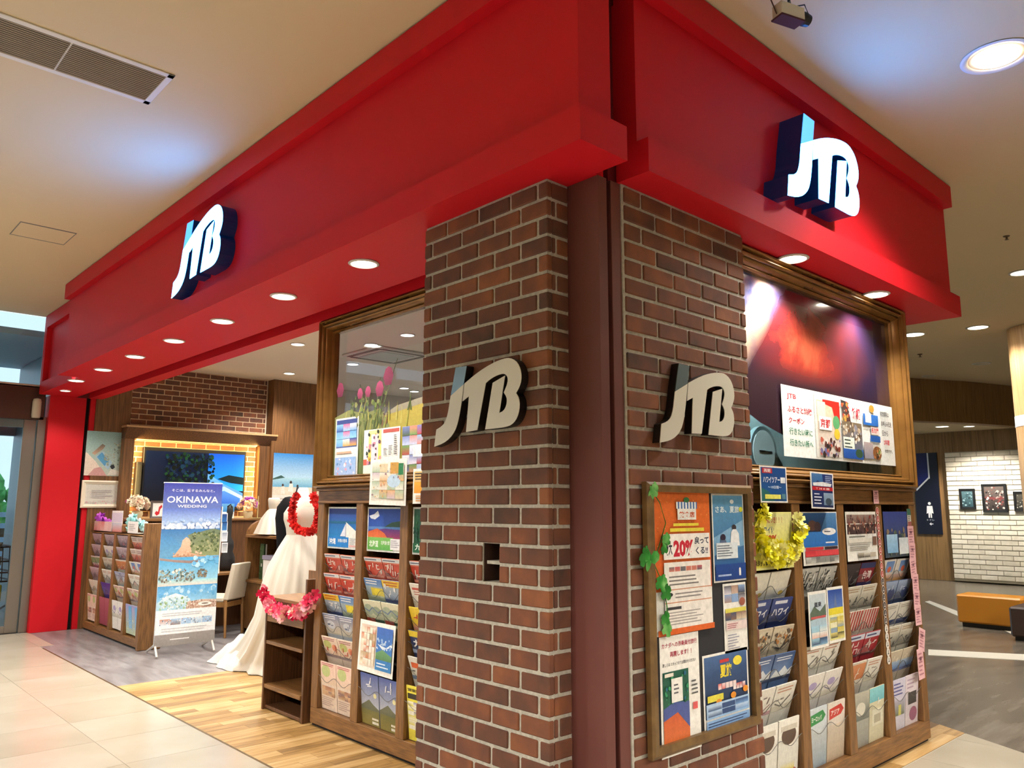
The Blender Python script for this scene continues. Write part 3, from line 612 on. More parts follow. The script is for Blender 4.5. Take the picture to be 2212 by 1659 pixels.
for px, py, r in ((841, 832, .036), (822, 856, .030), (780, 862, .022), (737, 858, .03), (797, 858, .022)):
    q = PA(px, py, RA + PD); field += flower((q.x - AX0 - INS) / W_, (q.z - FZ0 - INS) / H_, r, '7a3450', 'c25a86')
sh = Sheet(W_, H_, None).draw(field); put_A('printed_film', sh, AX0 + INS, RA + PD - .002, FZ0 + INS, fA)

fB = thing('picture_frame', 'bronze moulded frame with red rock picture behind glass', 'picture frame', (RB, 4.6, 1.63))
BY0, BY1 = 3.50, 5.70
sweep_frame(fB, 'B', RB, BY0, BY1, FZ0, FZ1, PROF, GOLD)
MB().box(RB - PD - .006, RB - PD, BY0 + INS, BY1 - INS, FZ0 + INS, FZ1 - INS).build('pane', glass_mat('window_glass', 'c8d8dc', .07), fB)
WB_ = BY1 - BY0 - 2 * INS
def rock_print():
    m = mat('rock_print', '3a2230', .22, coat=.7); L = m.node_tree.links.new; b = m.node_tree.nodes['Principled BSDF']
    tc = _n(m, 'ShaderNodeTexCoord'); mp = _n(m, 'ShaderNodeMapping'); mp.inputs['Location'].default_value = (-.53, 0, -.68); mp.inputs['Scale'].default_value = (.6, 1, .95)
    nz = _n(m, 'ShaderNodeTexNoise'); nz.inputs['Scale'].default_value = 2.6; nz.inputs['Detail'].default_value = 9; nz.inputs['Roughness'].default_value = .6; nz.inputs['Distortion'].default_value = .7
    ln = _n(m, 'ShaderNodeVectorMath', operation='LENGTH'); ma = _n(m, 'ShaderNodeMath', operation='MULTIPLY_ADD'); ma.inputs[1].default_value = .75; rp = _n(m, 'ShaderNodeValToRGB'); el = rp.color_ramp.elements
    cols = ((0.34, 'b8533a'), (.46, '96352b'), (.60, '6a2328'), (.76, '45202c'), (.9, '2c1b34'), (1.0, '241a38')); el[0].position, el[0].color = cols[0][0], lin(cols[0][1]); el[1].position, el[1].color = cols[-1][0], lin(cols[-1][1])
    for p_, c_ in cols[1:-1]: e = el.new(p_); e.color = lin(c_)
    L(tc.outputs['Object'], mp.inputs[0]); L(mp.outputs[0], ln.inputs[0]); L(tc.outputs['Object'], nz.inputs['Vector']); L(nz.outputs['Fac'], ma.inputs[0]); L(ln.outputs['Value'], ma.inputs[2]); L(ma.outputs[0], rp.inputs[0])
    sx = _n(m, 'ShaderNodeSeparateXYZ'); L(tc.outputs['Object'], sx.inputs[0]); z2 = _n(m, 'ShaderNodeMath', operation='MULTIPLY_ADD'); z2.inputs[1].default_value = .28; L(nz.outputs['Fac'], z2.inputs[0]); L(sx.outputs['Z'], z2.inputs[2])
    mr = _n(m, 'ShaderNodeMapRange'); mr.inputs['From Min'].default_value = .60; mr.inputs['From Max'].default_value = .72; L(z2.outputs[0], mr.inputs['Value'])        # dark water below the ridge
    mx = _n(m, 'ShaderNodeMix', data_type='RGBA'); mx.inputs['A'].default_value = lin('34222c'); L(mr.outputs[0], mx.inputs['Factor']); L(rp.outputs[0], mx.inputs['B'])
    s1 = _n(m, 'ShaderNodeMath', operation='MULTIPLY_ADD'); s1.inputs[1].default_value = -1.1; L(sx.outputs['X'], s1.inputs[0]); L(sx.outputs['Z'], s1.inputs[2]); s2 = _n(m, 'ShaderNodeMapRange'); s2.inputs['From Min'].default_value = .30; s2.inputs['From Max'].default_value = .52; L(s1.outputs[0], s2.inputs['Value'])
    n2 = _n(m, 'ShaderNodeTexNoise'); n2.inputs['Scale'].default_value = 3.5; n2.inputs['Detail'].default_value = 6; r2 = _n(m, 'ShaderNodeValToRGB'); r2.color_ramp.elements[0].color = lin('565d92'); r2.color_ramp.elements[0].position = .42; r2.color_ramp.elements[1].color = lin('c9ae98'); r2.color_ramp.elements[1].position = .62
    L(tc.outputs['Object'], n2.inputs['Vector']); L(n2.outputs['Fac'], r2.inputs[0]); m2 = _n(m, 'ShaderNodeMix', data_type='RGBA'); L(s2.outputs[0], m2.inputs['Factor']); L(mx.outputs['Result'], m2.inputs['A']); L(r2.outputs[0], m2.inputs['B']); L(m2.outputs['Result'], b.inputs['Base Color'])
    return m
pic = [('p', [(0, .34), (.05, .28), (.14, .22), (.26, .17), (.42, .13), (.7, .08), (1, .05), (1, 1), (0, 1)], 'fff')]
sh = Sheet(BY1 - BY0 - 2 * INS, H_, None).draw(pic); put_B('printed_film', sh, RB - PD + .002, BY0 + INS, FZ0 + INS, fB, rock_print())
ck = PB(1647, 975, -2.53)
clk = thing('wall_clock', 'round wall clock seen through the picture window', 'clock', (-2.545, ck.y, ck.z))
MB().tube([(-2.549, ck.y, ck.z), (-2.52, ck.y, ck.z)], .155, 28).build('rim', mat('clock_rim', '8aa0a6', .4, .4), clk)
MB().tube([(-2.5199, ck.y, ck.z), (-2.517, ck.y, ck.z)], .13, 28).build('dial', mat('clock_face', 'd7e6ea', .4), clk)
MB().box(-2.5165, -2.515, ck.y - .06, ck.y + .006, ck.z - .005, ck.z + .005).build('hour_hand', BLACK, clk); MB().box(-2.5165, -2.515, ck.y - .004, ck.y + .09, ck.z - .003, ck.z + .003).build('minute_hand', BLACK, clk)
downlight(-2.36, 3.75, SOF, 'small added downlight behind the framed red picture, lighting the clock', 320, r=.05)  # added lamp, brightens the clock and the panel behind the glass
# ================================================================== BROCHURE WALLS
def strokes(seed, u0, v0, u1, v1, n, c):
    rr_ = random.Random(seed); out = []
    for i in range(n):
        a, b = rr_.uniform(u0, u1 - .1), rr_.uniform(v0, v1 - .05)
        if rr_.random() < .5: out.append(('p', [(a, b), (a + .16, b + .01), (a + .16, b + .035), (a, b + .025)], c))
        else: out.append(('p', [(a, b - .04), (a + .045, b - .04), (a + .085, b + .08), (a + .04, b + .08)], c))
    return out
def style(k, seed=0):
    """print of one brochure cover: (paper colour, shapes); only its upper half shows above the pocket below"""
    S = lambda n, c, a=.55, b=.9: strokes(seed + 11, .08, a, .92, b, n, c)
    if k == 'coral': return 'd9705c', [('r', 0, .42, 1, .86, 'd65a4a', 'c8402f'), ('r', .0, .42, .25, .62, '8f1d22'), ('r', 0, .9, 1, 1, 'dfe3ea'), ('l', .05, .92, .9, .98, 1, '3b4a7a')] + S(9, 'f6e6de', .58, .86) + [('r', .05, .46, .95, .53, 'e89a86')]
    if k == 'yellowblue': return '8fa0b8', [('r', 0, .82, 1, 1, 'e8c33a'), ('r', 0, .42, 1, .82, '7d8fae', 'a9b7c8'), ('l', .1, .84, .9, .98, 2, 'c05a2e')] + S(8, 'f0f0f2') + [('r', 0, .42, 1, .5, '3f4a78')]
    if k == 'blueyellow': return '9fb3c4', [('r', 0, .8, 1, 1, '6f9ad0', '4f7fc4'), ('r', .3, .55, 1, .76, 'e2cf3a'), ('r', 0, .42, 1, .55, '8c9a8a', 'b8c0a0'), ('e', .62, .65, .2, .09, 'f0dc2e'), ('l', .1, .84, .8, .98, 2, 'f4f6fa')]
    if k == 'bluepale': return 'b9c1cc', [('r', 0, .42, 1, 1, 'd8cdb8', '6f7fae'), ('l', .1, .86, .9, .98, 2, 'e9ecf4'), ('e', .45, .7, .25, .12, 'c9cfdc')] + S(4, '5a6486', .6, .8)
    if k == 'pinkmap': return 'e3cdbb', [('r', 0, .42, 1, 1, 'd9b9a4', 'ecd9cd'), ('e', .3, .78, .25, .12, 'b9c07a'), ('e', .72, .7, .16, .1, 'd98a6a'), ('l', .1, .88, .9, .98, 2, 'a05a62'), ('r', 0, .42, 1, .5, '7d6a72')] + S(4, 'c5554a', .55, .8)
    if k == 'pinkfull': return 'ecd8ca', [('r', 0, .55, 1, 1, 'e6cdb9', 'ecc9bd'), ('e', .35, .82, .28, .13, 'b8c487'), ('l', .1, .92, .9, .99, 2, 'b0525a'), ('x', seed, .08, .3, .92, .5, 4, 2, ['9c6a5a', 'c9967a', '7a5a66', 'd9b28a']), ('l', .08, .08, .92, .28, 5, 'b39a92')]
    if k == 'map': return 'd8d6bd', [('r', 0, .42, 1, 1, 'c5c9a8', 'e0ddc6'), ('e', .25, .75, .25, .15, 'a9b8a0'), ('e', .7, .72, .25, .13, '9aa890'), ('p', [(0, .8), (.25, .72), (.5, .84), (.75, .7), (1, .8), (1, .77), (.75, .66), (.5, .8), (.25, .68), (0, .76)], '6b7fa0'), ('r', 0, .42, .5, .52, 'a84438'), ('r', .5, .42, 1, .5, '36574a')]
    if k == 'mountain': return '7488b8', [('r', 0, .3, 1, 1, 'b9c2d2', '4a5fa8'), ('p', [(0, .3), (0, .36), (.2, .42), (.45, .5), (.7, .41), (1, .34), (1, .3)], '5f6a58'), ('r', 0, 0, 1, .3, '8a7f3c', '6d7040'), ('e', .8, .6, .09, .05, 'f0ecb8'), ('r', .6, .04, .95, .09, 'eae7da'), ('r', .6, .12, .95, .16, 'eae7da')] + strokes(seed, .3, .72, .75, .95, 6, 'dfe5f4')
    if k == 'whitered': return 'efe9e0', [('r', .1, .84, .95, .9, 'c8534a'), ('l', .15, .7, .9, .82, 2, 'b96a60'), ('r', 0, .42, 1, .55, 'dcd5c6', 'cfc6b4')] + S(3, '9c8f80', .55, .68)
    if k == 'yellow': return 'e9c93a', [('r', 0, .42, 1, .6, 'd98f9a', 'e6b83a')] + S(6, 'c8382c', .6, .9)
    if k == 'navykanji': return '2c3a66', [('r', 0, .84, 1, 1, 'e3cb3c'), ('r', 0, .42, 1, .52, '9fb0d0')] + [('t', '九州', .12, .58, .8, .2, 'f2f3f7', .03)]
    if k == 'orangewhite': return 'dcdad4', [('r', .1, .72, .9, .86, 'd8643a'), ('r', 0, .42, 1, .52, '6c7fa0')] + S(6, '3f3a3c', .55, .72)
    if k == 'calendar': return 'e6da4a', [('r', .05, .76, .95, .86, '2b2a20'), ('x', seed, .04, .2, .96, .72, 3, 6, ['f2f0e2', 'f2f0e2', '8a84b0', 'e9e27a']), ('t', '営業案内', .1, .9, .8, .06, '4a3a10', .02)]
    if k == 'cream': return 'e6e2d2', [('r', 0, .42, 1, .62, 'a9aeb4', 'd8d6cc'), ('e', .7, .52, .12, .05, 'c9b25a')]
    if k == 'hawaii': return '2b3a6e', [('r', 0, .42, 1, 1, '1f2c58', '34488a'), ('r', .15, .88, .75, .95, 'd9dcea'), ('t', 'ハワイ', .1, .62, .8, .17, 'f3f4fa', .03)]
    if k == 'tanphoto': return 'cdbfa6', [('r', 0, .42, 1, .95, 'b0a48c', 'd6cab2'), ('b', seed, .1, .6, .9, .9, 14, .09, ['b8742e', 'e2d6bc', '5a4a3c', '8a6a44']), ('p', [(.1, .6), (.5, .52), (.9, .7), (.9, .67), (.5, .49), (.1, .57)], '3c3630')]
    if k == 'bluemount': return '56719f', [('r', 0, .5, 1, 1, '6f8fc2', '34507f'), ('p', [(0, .5), (.2, .66), (.35, .58), (.6, .72), (.8, .6), (1, .68), (1, .5)], 'e4eaf0'), ('r', 0, .42, 1, .5, '2d3f63'), ('l', .1, .84, .9, .95, 2, 'dfe7f3')]
    if k == 'whitepink': return 'e8e4da', [('r', 0, .42, 1, .5, 'b98a94'), ('p', [(.1, .56), (.5, .5), (.9, .66), (.9, .63), (.5, .47), (.1, .53)], '8f6a6e')] + S(4, '6d5a58', .68, .85)
    if k == 'browncircle': return 'efece2', [('e', .5, .74, .36, .15, '5a4438'), ('r', .1, .82, .9, .9, 'cfc9bb'), ('r', .1, .2, .8, .32, 'e0cf52', 'ece8da'), ('e', .8, .15, .1, .06, 'c25a52')]
    if k == 'bwcity': return 'b6b6b0', [('r', 0, .42, 1, 1, '9c9c96', 'c9c9c2')] + strokes(seed, .05, .45, .95, .95, 20, '34342f') + strokes(seed + 3, .05, .5, .95, .95, 14, 'e9e9e2')
    if k == 'white': return 'e6e3d8', [('r', 0, .42, 1, .55, 'c9c5b6'), ('l', .1, .82, .9, .95, 2, 'c08a72'), ('p', [(.1, .62), (.4, .54), (.8, .74), (.8, .71), (.4, .51), (.1, .59)], '55504a')] + S(3, '8a8478', .6, .8)
    if k == 'whitepurple': return 'e4e0da', [('r', 0, .42, 1, .56, 'b6b2a4', 'd8d4c8'), ('e', .45, .74, .22, .09, 'a79ac4'), ('p', [(.1, .66), (.45, .56), (.85, .78), (.85, .75), (.45, .53), (.1, .63)], '6a6488')]
    if k == 'greentag': return 'c9d2d8', [('r', 0, 0, 1, .6, '8aa0b4', 'c4ccd0'), ('p', [(.08, .72), (.75, .76), (.92, .84), (.75, .94), (.08, .9)], '2f8a4a'), ('t', 'ヨーロッパ', .14, .78, .55, .09, 'f3f6ef', .02)]
    if k == 'redtag': return 'dcd2c6', [('r', 0, 0, 1, .62, 'b9a48c', 'd8c8b4'), ('p', [(.08, .72), (.75, .76), (.92, .84), (.75, .94), (.08, .9)], 'c2362e'), ('t', 'アジア', .16, .78, .5, .09, 'f8efe9', .02)]
    if k == 'blackred': return '2a2426', [('r', .0, .42, 1, 1, '1d191b', '3a3034')] + S(6, '6a6264')
    if k == 'redkanji': return '8a2a34', [('r', 0, .86, 1, 1, '2a3464'), ('t', '台湾', .25, .58, .6, .22, 'f1e9e4', .02), ('r', 0, .42, 1, .5, '33406e')]
    if k == 'greywhite': return 'd2cec0', [('r', 0, .42, 1, .8, '6d6c64', 'c5c1b2'), ('l', .1, .84, .9, .96, 2, 'a58a6a')] + S(5, '3a3833', .5, .75)
    if k == 'redstripe': return 'dccfc2', [('p', [(i / 6, .42), (i / 6 + .08, .42), (i / 6 + .12, 1), (i / 6 + .04, 1)], 'b23b34') for i in range(6)] + [('r', 0, .42, 1, .5, 'c8c0ae')]
    if k == 'redmany': return 'a22c36', [('r', 0, .86, 1, 1, 'cfd4e2'), ('l', .1, .88, .9, .98, 1, '33406e'), ('r', 0, .42, 1, .5, '55202a')] + S(11, 'f0e4dc', .54, .84)
    if k == 'orangephoto': return 'd4cabc', [('r', 0, .55, 1, .95, 'b86a3a', 'cf8a5a'), ('r', 0, .42, 1, .55, 'd9d2c4')] + S(4, 'e9e2d4')
    if k == 'teal': return 'd6cfae', [('r', 0, .74, 1, 1, '6fb6c0', '8fd0d6'), ('r', .2, .3, .9, .6, 'e9e6cf'), ('r', .3, .35, .75, .5, 'b5ad92')] + S(2, 'f2efe2', .7, .8)
    if k == 'greyfull': return '9a9a92', [('r', 0, 0, 1, .5, '8d8f88', 'a9a9a0'), ('r', 0, .5, 1, 1, '5d6660', 'b9b6a6'), ('e', .45, .7, .3, .12, 'd8d4c4')]
    if k == 'whiteorange': return 'e2ddd6', [('r', 0, .42, 1, .6, 'e2a24a', 'e8c9c0'), ('r', .3, .66, .9, .96, '8aa8d0', '5f86c2'), ('e', .6, .74, .14, .08, 'd8694a')]
    if k == 'navyphoto': return '4a5a80', [('r', 0, .42, 1, 1, '2a3454', '9fb2cf'), ('e', .65, .66, .28, .14, '36446e')] + S(3, 'd4dcea', .7, .9)
    if k == 'whitenavy': return 'dcd9ce', [('r', 0, .42, 1, .56, '33446e'), ('p', [(.1, .66), (.4, .58), (.85, .8), (.85, .77), (.4, .55), (.1, .63)], '4a5060'), ('l', .1, .86, .9, .96, 2, '9a8f7e')]
    if k == 'tanblue': return 'c9bda6', [('r', 0, .5, 1, .72, '5f8ac0', 'a9bcd0'), ('r', 0, .42, 1, .5, '34528a')] + S(5, 'e9dfce', .72, .92)
    if k == 'lavender': return 'd3cfe0', [('r', .05, .3, .95, .6, '6d7a5a', 'c9c2d6'), ('r', .5, .3, .7, .5, 'd8d06a'), ('l', .1, .68, .9, .95, 4, '5a5a92')]
    if k == 'pinkwhite': return 'e4d8de', [('r', .2, .42, .85, .66, '2c2a2c', '4a4644'), ('e', .6, .22, .3, .14, 'a05a7a'), ('l', .1, .72, .9, .95, 3, 'b9a0b4')]
    if k == 'mauve': return 'b9aab6', [('r', 0, .42, 1, 1, '8a7480', 'c9bcc4')] + S(5, 'e6dce2') + [('b', seed, .1, .5, .9, .9, 6, .07, ['7a5a76', 'd0a0a8', 'a88aa0'])]
    if k == 'greenpink': return 'dcd2d0', [('r', 0, .66, 1, .95, '7f9c72'), ('r', 0, .42, 1, .6, 'c2506a', 'd9a0aa')] + S(3, 'e9e4df')
    if k == 'redphoto': return 'dccdc4', [('r', 0, .42, 1, .75, 'b8463a', 'd68a74'), ('l', .1, .8, .9, .95, 2, '9a7a78')] + S(4, 'eadfd6')
    if k == 'purple': return '4a3a9a', [('r', 0, .42, 1, 1, '7a6ab4', '3a2c86')] + S(3, '8f82c8')
    if k == 'redbook': return '9a4a5a', [('r', 0, 0, 1, 1, '8a3a4c', 'a85a66')]
    if k == 'skyblue': return 'b9cfe0', [('r', 0, 0, 1, 1, 'c2cfae', '9a96c8'), ('r', .5, .2, 1, .95, '8fc0e0', '5fa6d8'), ('b', seed, .1, .1, .9, .5, 6, .08, ['e6ecd2', 'a8c8dc'])]
    return 'ddd8cc', S(5, '7a746a')
def sheet_of(k, seed, w, h, th): b, ops = style(k, seed); return Sheet(w, h, b, th).draw(ops)

def rack(root, axis, face, u0, n, pitch, post, ztop, zrows, zbase, depth=.26, cap=True, rail=.11, skip_rows=()):
    s = 1 if axis == 'A' else -1
    def bx(ua, ub, da, db, za, zb):
        f0, f1 = sorted((face + s * da, face + s * db)); return MB().box(ua, ub, f0, f1, za, zb) if axis == 'A' else MB().box(f0, f1, ua, ub, za, zb)
    u1 = u0 + n * pitch + post
    wv = WOODV
    for i in range(n + 1): bx(u0 + i * pitch, u0 + i * pitch + post, 0, depth, zbase, ztop - rail).build('post', wv, root, bevel=.003)
    wh = WOOD if axis == 'A' else WOODY
    bx(u0, u1, 0, depth, ztop - rail, ztop - .022).build('top_rail', wh, root, bevel=.003)
    if cap: bx(u0 - .006, u1 + .006, -.022, depth, ztop - .022, ztop).build('cap_moulding', wh, root, bevel=.006); bx(u0, u1, -.006, 0, ztop - rail, ztop - rail + .018).build('bead', wh, root, bevel=.003)
    bx(u0, u1, 0, depth, .02, zbase).build('base_rail', wh, root, bevel=.003)
    bx(u0, u1, .02, depth, 0, .02).build('kick', SLOT, root)
    bx(u0, u1, depth, depth + .012, 0, ztop).build('back_panel', WOODD, root)
    for i in range(n):
        a, b = u0 + i * pitch + post, u0 + (i + 1) * pitch
        for j, z in enumerate(zrows):
            bx(a, b, .10, depth, z - .255, z - .247).build('shelf', BLACK, root)
    return root
WOODY = ramp_mat('brown_wood_y', ['573b20', '7c5730', '93693b'], (14, 1.2, 14), 6, 3, 0.42, lo=0.25, hi=0.75)
def put(axis, name, sh, u, dep, z, face, tilt, roll=0.0, m=None):
    if axis == 'A': return put_A(name, sh, u, face + dep, z, None, m, tilt, roll)
    return put_B(name, sh, face - dep, u, z, None, m, tilt, roll)
BRO = 0
def brochure(axis, face, u, ztop, w, k, label, full=False, group='brochures', h=None, dep=.012):
    global BRO; BRO += 1
    t = math.radians(5) if full else math.radians(19); h = h or (.315 if full else .25)
    sh = sheet_of(k, BRO, w, h, .007)
    o = put(axis, 'brochure', sh, u, dep + h * math.sin(t), ztop - h * math.cos(t), face, t, random.uniform(-.012, .012))
    return tag(o, label, 'brochure', group)
def pocket(root, axis, face, a, b, ztop, full=False):
    """clear acrylic pocket with a scooped front edge, one per bay and row"""
    t = math.radians(5) if full else math.radians(19); h = .315 if full else .25; W = b - a
    top = lambda u: (.205 if full else .155) + (.028 if not full else .02) * math.cos(4 * math.pi * u / W)
    n = 24; v = []; f = []
    for i in range(n + 1):
        u = W * i / n; v += [(u, -.014, .004), (u, -.014, top(u))]
    f = [(2 * i, 2 * i + 2, 2 * i + 3, 2 * i + 1) for i in range(n)]
    me = MB().add(v, f).mesh('pocket', ACRYL)
    e = MB().tube([(W * i / n, -.015, top(W * i / n)) for i in range(n + 1)], .0016, 5).mesh('pocket_edge', EDGE)
    d = .012 + h * math.sin(t); z = ztop - h * math.cos(t)
    if axis == 'A': o = link('pocket', me, root, loc=(a, face + d, z), rot=(t, 0, 0))
    else:
        o = link('pocket', me, root, loc=(face - d, a, z)); o.rotation_euler = (Matrix.Rotation(math.pi / 2, 3, 'Z') @ Matrix.Rotation(t, 3, 'X')).to_euler()
    link('pocket_edge', e, o, local=True)
ZR = [1.172, 1.038, .898, .762, .610, .442]
RW = ['top row', 'second row', 'third row', 'fourth row', 'fifth row', 'bottom row']
COLN = {'coral': 'coral red', 'yellowblue': 'blue-grey and yellow', 'blueyellow': 'sky blue and yellow', 'bluepale': 'pale blue', 'pinkmap': 'beige map', 'pinkfull': 'pale pink', 'map': 'pale green map', 'mountain': 'blue mountain', 'whitered': 'white and red', 'yellow': 'yellow', 'navykanji': 'navy', 'orangewhite': 'white and orange', 'calendar': 'yellow calendar', 'cream': 'cream', 'hawaii': 'navy', 'tanphoto': 'tan photo', 'bluemount': 'blue and white', 'whitepink': 'white and pink', 'browncircle': 'white brown-circled', 'bwcity': 'black and white', 'white': 'white', 'whitepurple': 'white and purple', 'greentag': 'green-tagged', 'redtag': 'red-tagged', 'blackred': 'black', 'redkanji': 'dark red', 'greywhite': 'grey and white', 'redstripe': 'red striped', 'redmany': 'red', 'orangephoto': 'orange photo', 'teal': 'teal topped', 'greyfull': 'grey', 'whiteorange': 'white and orange', 'navyphoto': 'navy photo', 'whitenavy': 'white and navy', 'tanblue': 'tan and blue', 'lavender': 'lavender', 'pinkwhite': 'pink and white', 'mauve': 'mauve', 'greenpink': 'green and pink', 'redphoto': 'red photo', 'purple': 'purple', 'redbook': 'dark pink', 'skyblue': 'sky blue'}
# ---- long front
rkA = thing('brochure_rack', 'brown wooden brochure rack under the flower field picture', 'rack', (-4.14, RA, 0))
rack(rkA, 'A', RA, -5.21, 4, .515, .085, 1.635, ZR[:-1], .125)
baysA = [('sailboat poster', [('coral', 'coral'), ('coral', 'coral'), ('yellowblue', 'blueyellow'), ('bluepale', 'bluepale'), ('pinkmap', 'pinkmap'), ('pinkfull', 'pinkfull')]),
         ('flower hill poster', [('coral', 'coral'), ('blueyellow', 'yellowblue'), ('map', 'map'), None, None, ('mountain', 'mountain')]),
         ('green waterfall poster', [('coral',), ('whitered',), ('yellow',), ('navykanji',), ('orangewhite',), ('calendar',)])]
for i, (pn, rows) in enumerate(baysA):
    a = -5.21 + .085 + i * .515; b = a + .43
    for j, row in enumerate(rows):
        if row is None: continue
        full = j == 5
        for q, k in enumerate(row):
            side = (', left of pair' if q == 0 else ', right of pair') if len(row) > 1 else ''
            brochure('A', RA, a + .008 + q * .211, ZR[j], .203, k, '%s brochure in %s under the %s%s' % (COLN[k], RW[j], pn, side), full, 'brochures in the rack on the long front')
        pocket(rkA, 'A', RA, a, b, ZR[j], full)
zz = lambda i: -5.21 + .085 + i * .515
def p3(u0, name, ops, label, w=.41, z0=1.212, h=.288, bend=None):
    sh = Sheet(w, h, 'eef0ee', bend=bend).draw(ops); return tag(put_A(name, sh, u0, RA + .03, z0), label, 'poster')
sail = [('r', .03, .04, .97, .96, '1f8ccc', '243a9a'), ('r', .03, .62, .97, .96, '2a5fa8', '2b2f8a'), ('r', .03, .6, .97, .66, '1c5f86'), ('p', [(.42, .3), (.6, .62), (.6, .3)], 'd8dcec'), ('p', [(.6, .64), (.97, .4), (.97, .04), (.62, .04), (.6, .3)], 'e8e6e2'), ('r', .595, .28, .61, .62, '5a6a8a'), ('r', .03, .04, .7, .28, '1a78c8'), ('r', .72, .06, .96, .1, 'd9a8a8'), ('t', '沖縄', .07, .1, .22, .15, 'f4f8ff', .02), ('t', '沖縄の離島', .36, .15, .3, .09, 'eaf4ff', .02), ('l', .74, .1, .95, .28, 4, 'b9bcc0')]
p3(zz(0) + .012, 'poster', sail, 'blue seaside sailboat poster at top left of the brown rack')
hok = [('r', .03, .3, .97, .96, '3a6ac8', '1f3aa0'), ('p', [(.05, .8), (.2, .84), (.3, .92), (.35, .8), (.22, .72), (.1, .74)], 'e6eefa'), ('p', [(.5, .56), (.7, .66), (.97, .7), (.97, .54)], '2f4f3a'), ('r', .03, .5, .97, .56, '5a8ad0'), ('p', [(.03, .3), (.97, .3), (.97, .5), (.5, .52), (.03, .46)], 'b03a6a', '6a3a9a'), ('p', [(.03, .3), (.6, .3), (.5, .42), (.3, .52), (.03, .44)], 'e8783a', 'd85a2a'), ('r', .03, .04, .75, .32, '5aa648', '7cbc5a'), ('t', '北海道', .08, .1, .26, .15, 'f4faf0', .02), ('t', '北海道の旅', .42, .16, .24, .09, 'eef6ea', .02), ('r', .68, .06, .97, .3, 'e6e4e8'), ('l', .7, .1, .95, .28, 4, 'a8a4b0')]
p3(zz(1) + .012, 'poster', hok, 'flower hill poster under blue sky in the brown rack')
kyu = [('r', .03, .04, .97, .96, '1a4a32', '2a5a3a'), ('p', [(.3, .96), (.38, .96), (.36, .6), (.3, .5)], 'b8d890'), ('p', [(.36, .5), (.5, .7), (.7, .5), (.7, .25), (.45, .3)], '2a7ad0'), ('b', 4, .05, .3, .4, .9, 16, .04, ['123a28', '2f6a3a', '4a8a4a', '1f5a40']), ('r', .03, .04, .97, .24, '1c5c3a'), ('t', '九州', .08, .09, .3, .13, 'e8f4e8', .02)]
p3(zz(2) + .012, 'poster', kyu, 'dark green waterfall poster beside the brick pier')
sh = Sheet(.40, .315, 'eeece6').draw([('r', .05, .1, .5, .92, 'e3d6c8', 'd9c0b0'), ('x', 5, .07, .14, .48, .88, 5, 6, ['d8b8a0', 'e9e0d2', 'b9a07a', 'c97a5a', 'f0ead8', 'dcd0bc']), ('r', .52, .1, .96, .92, '2a78b8', '3f66b8'), ('p', [(.52, .42), (.7, .5), (.96, .4), (.96, .3), (.52, .3)], '4f7a4a', '6a9a6a'), ('p', [(.55, .6), (.66, .57), (.8, .55), (.96, .66), (.96, .58), (.7, .5)], 'dbe6f2'), ('b', 31, .54, .5, .94, .7, 10, .04, ['dbe6f2', '8fb0dc', '4a78c0', 'b4cce8']), ('l', .56, .14, .9, .26, 2, 'cfe0f2')])
tag(put_A('leaflet_poster', sh, zz(1) + .006, RA - .012, .462, None, None, -.045, .012), 'white bordered lake poster hanging mid rack under the flower hill', 'poster')
# window notices of the long front
poster_A('window_poster', (726, 906), (771, 1031), RA + .058, [('r', .05, .5, .95, .97, '5a6fae', '3a4a8a'), ('x', 3, .05, .52, .95, .9, 3, 3, ['d86aa0', '6fa8e0', '3a5ab0', 'e0a24a', '8fc8ec', 'e9e4f0']), ('r', .05, .04, .95, .34, 'a9c2ec', '8fb4e6'), ('b', 8, .1, .06, .9, .32, 9, .06, ['5a86c8', 'd8def4', 'e6a6c4', 'f4f6fa']), ('l', .1, .38, .9, .46, 1, 'd8a890'), ('l', .2, .01, .9, .04, 1, '2a3050')], 'tall blue collage notice at left of flower picture window')
poster_A('window_poster', (787, 930), (862, 1032), RA + .058, [('r', 0, 0, .1, .4, 'd8604a'), ('r', .14, .3, .5, .98, 'f0d84a', 'f4e6a0'), ('r', .22, .34, .42, .9, 'f3d6e0'), ('r', .55, .9, .98, .97, 'b85a52'), ('b', 6, .1, .3, .5, .95, 10, .05, ['2f3a2c', '6a4a66', 'e6b84a', 'd88aa0']), ('l', .58, .45, .7, .6, 6, '3a3a3a'), ('l', .72, .45, .82, .65, 7, '3a3a3a'), ('l', .86, .45, .96, .85, 11, '3a3a3a'), ('r', .02, .0, .98, .28, 'e2ecdc')], 'yellow and white menu notice in the middle of flower window')
poster_A('window_poster', (870, 922), (935, 1022), RA + .058, [('x', 12, .0, .0, 1, 1, 4, 5, ['6a9a5a', '8fb8e0', 'e9e6f0', 'd88a7a', '4a5a3a', 'c2cdea', 'b84a4a', '7a86c0']), ('r', .38, .35, 1, .6, 'ece8ee')], 'colourful collage notice beside the brick pier edge')
poster_A('notice_sheet', (800, 993), (876, 1090), RA - .056, [('r', .05, .1, .96, .93, 'e6e0d2', 'ece8de'), ('x', 21, .06, .14, .95, .9, 4, 4, ['d8c8a8', 'e9e4da', 'c9b9c4', 'a9bca0', 'dcae7a', 'f0ece2']), ('e', .68, .52, .18, .14, 'bcd4ea'), ('r', .8, .65, .93, .9, '2f7a4a'), ('r', .58, .68, .8, .92, 'c99a4a'), ('b', 2, .08, .16, .9, .88, 14, .03, ['7a4a5a', 'd89a6a', '8a9ab0', 'caa86a'])], 'white picture sheet hung over the flower frame bottom edge', roll=.02)
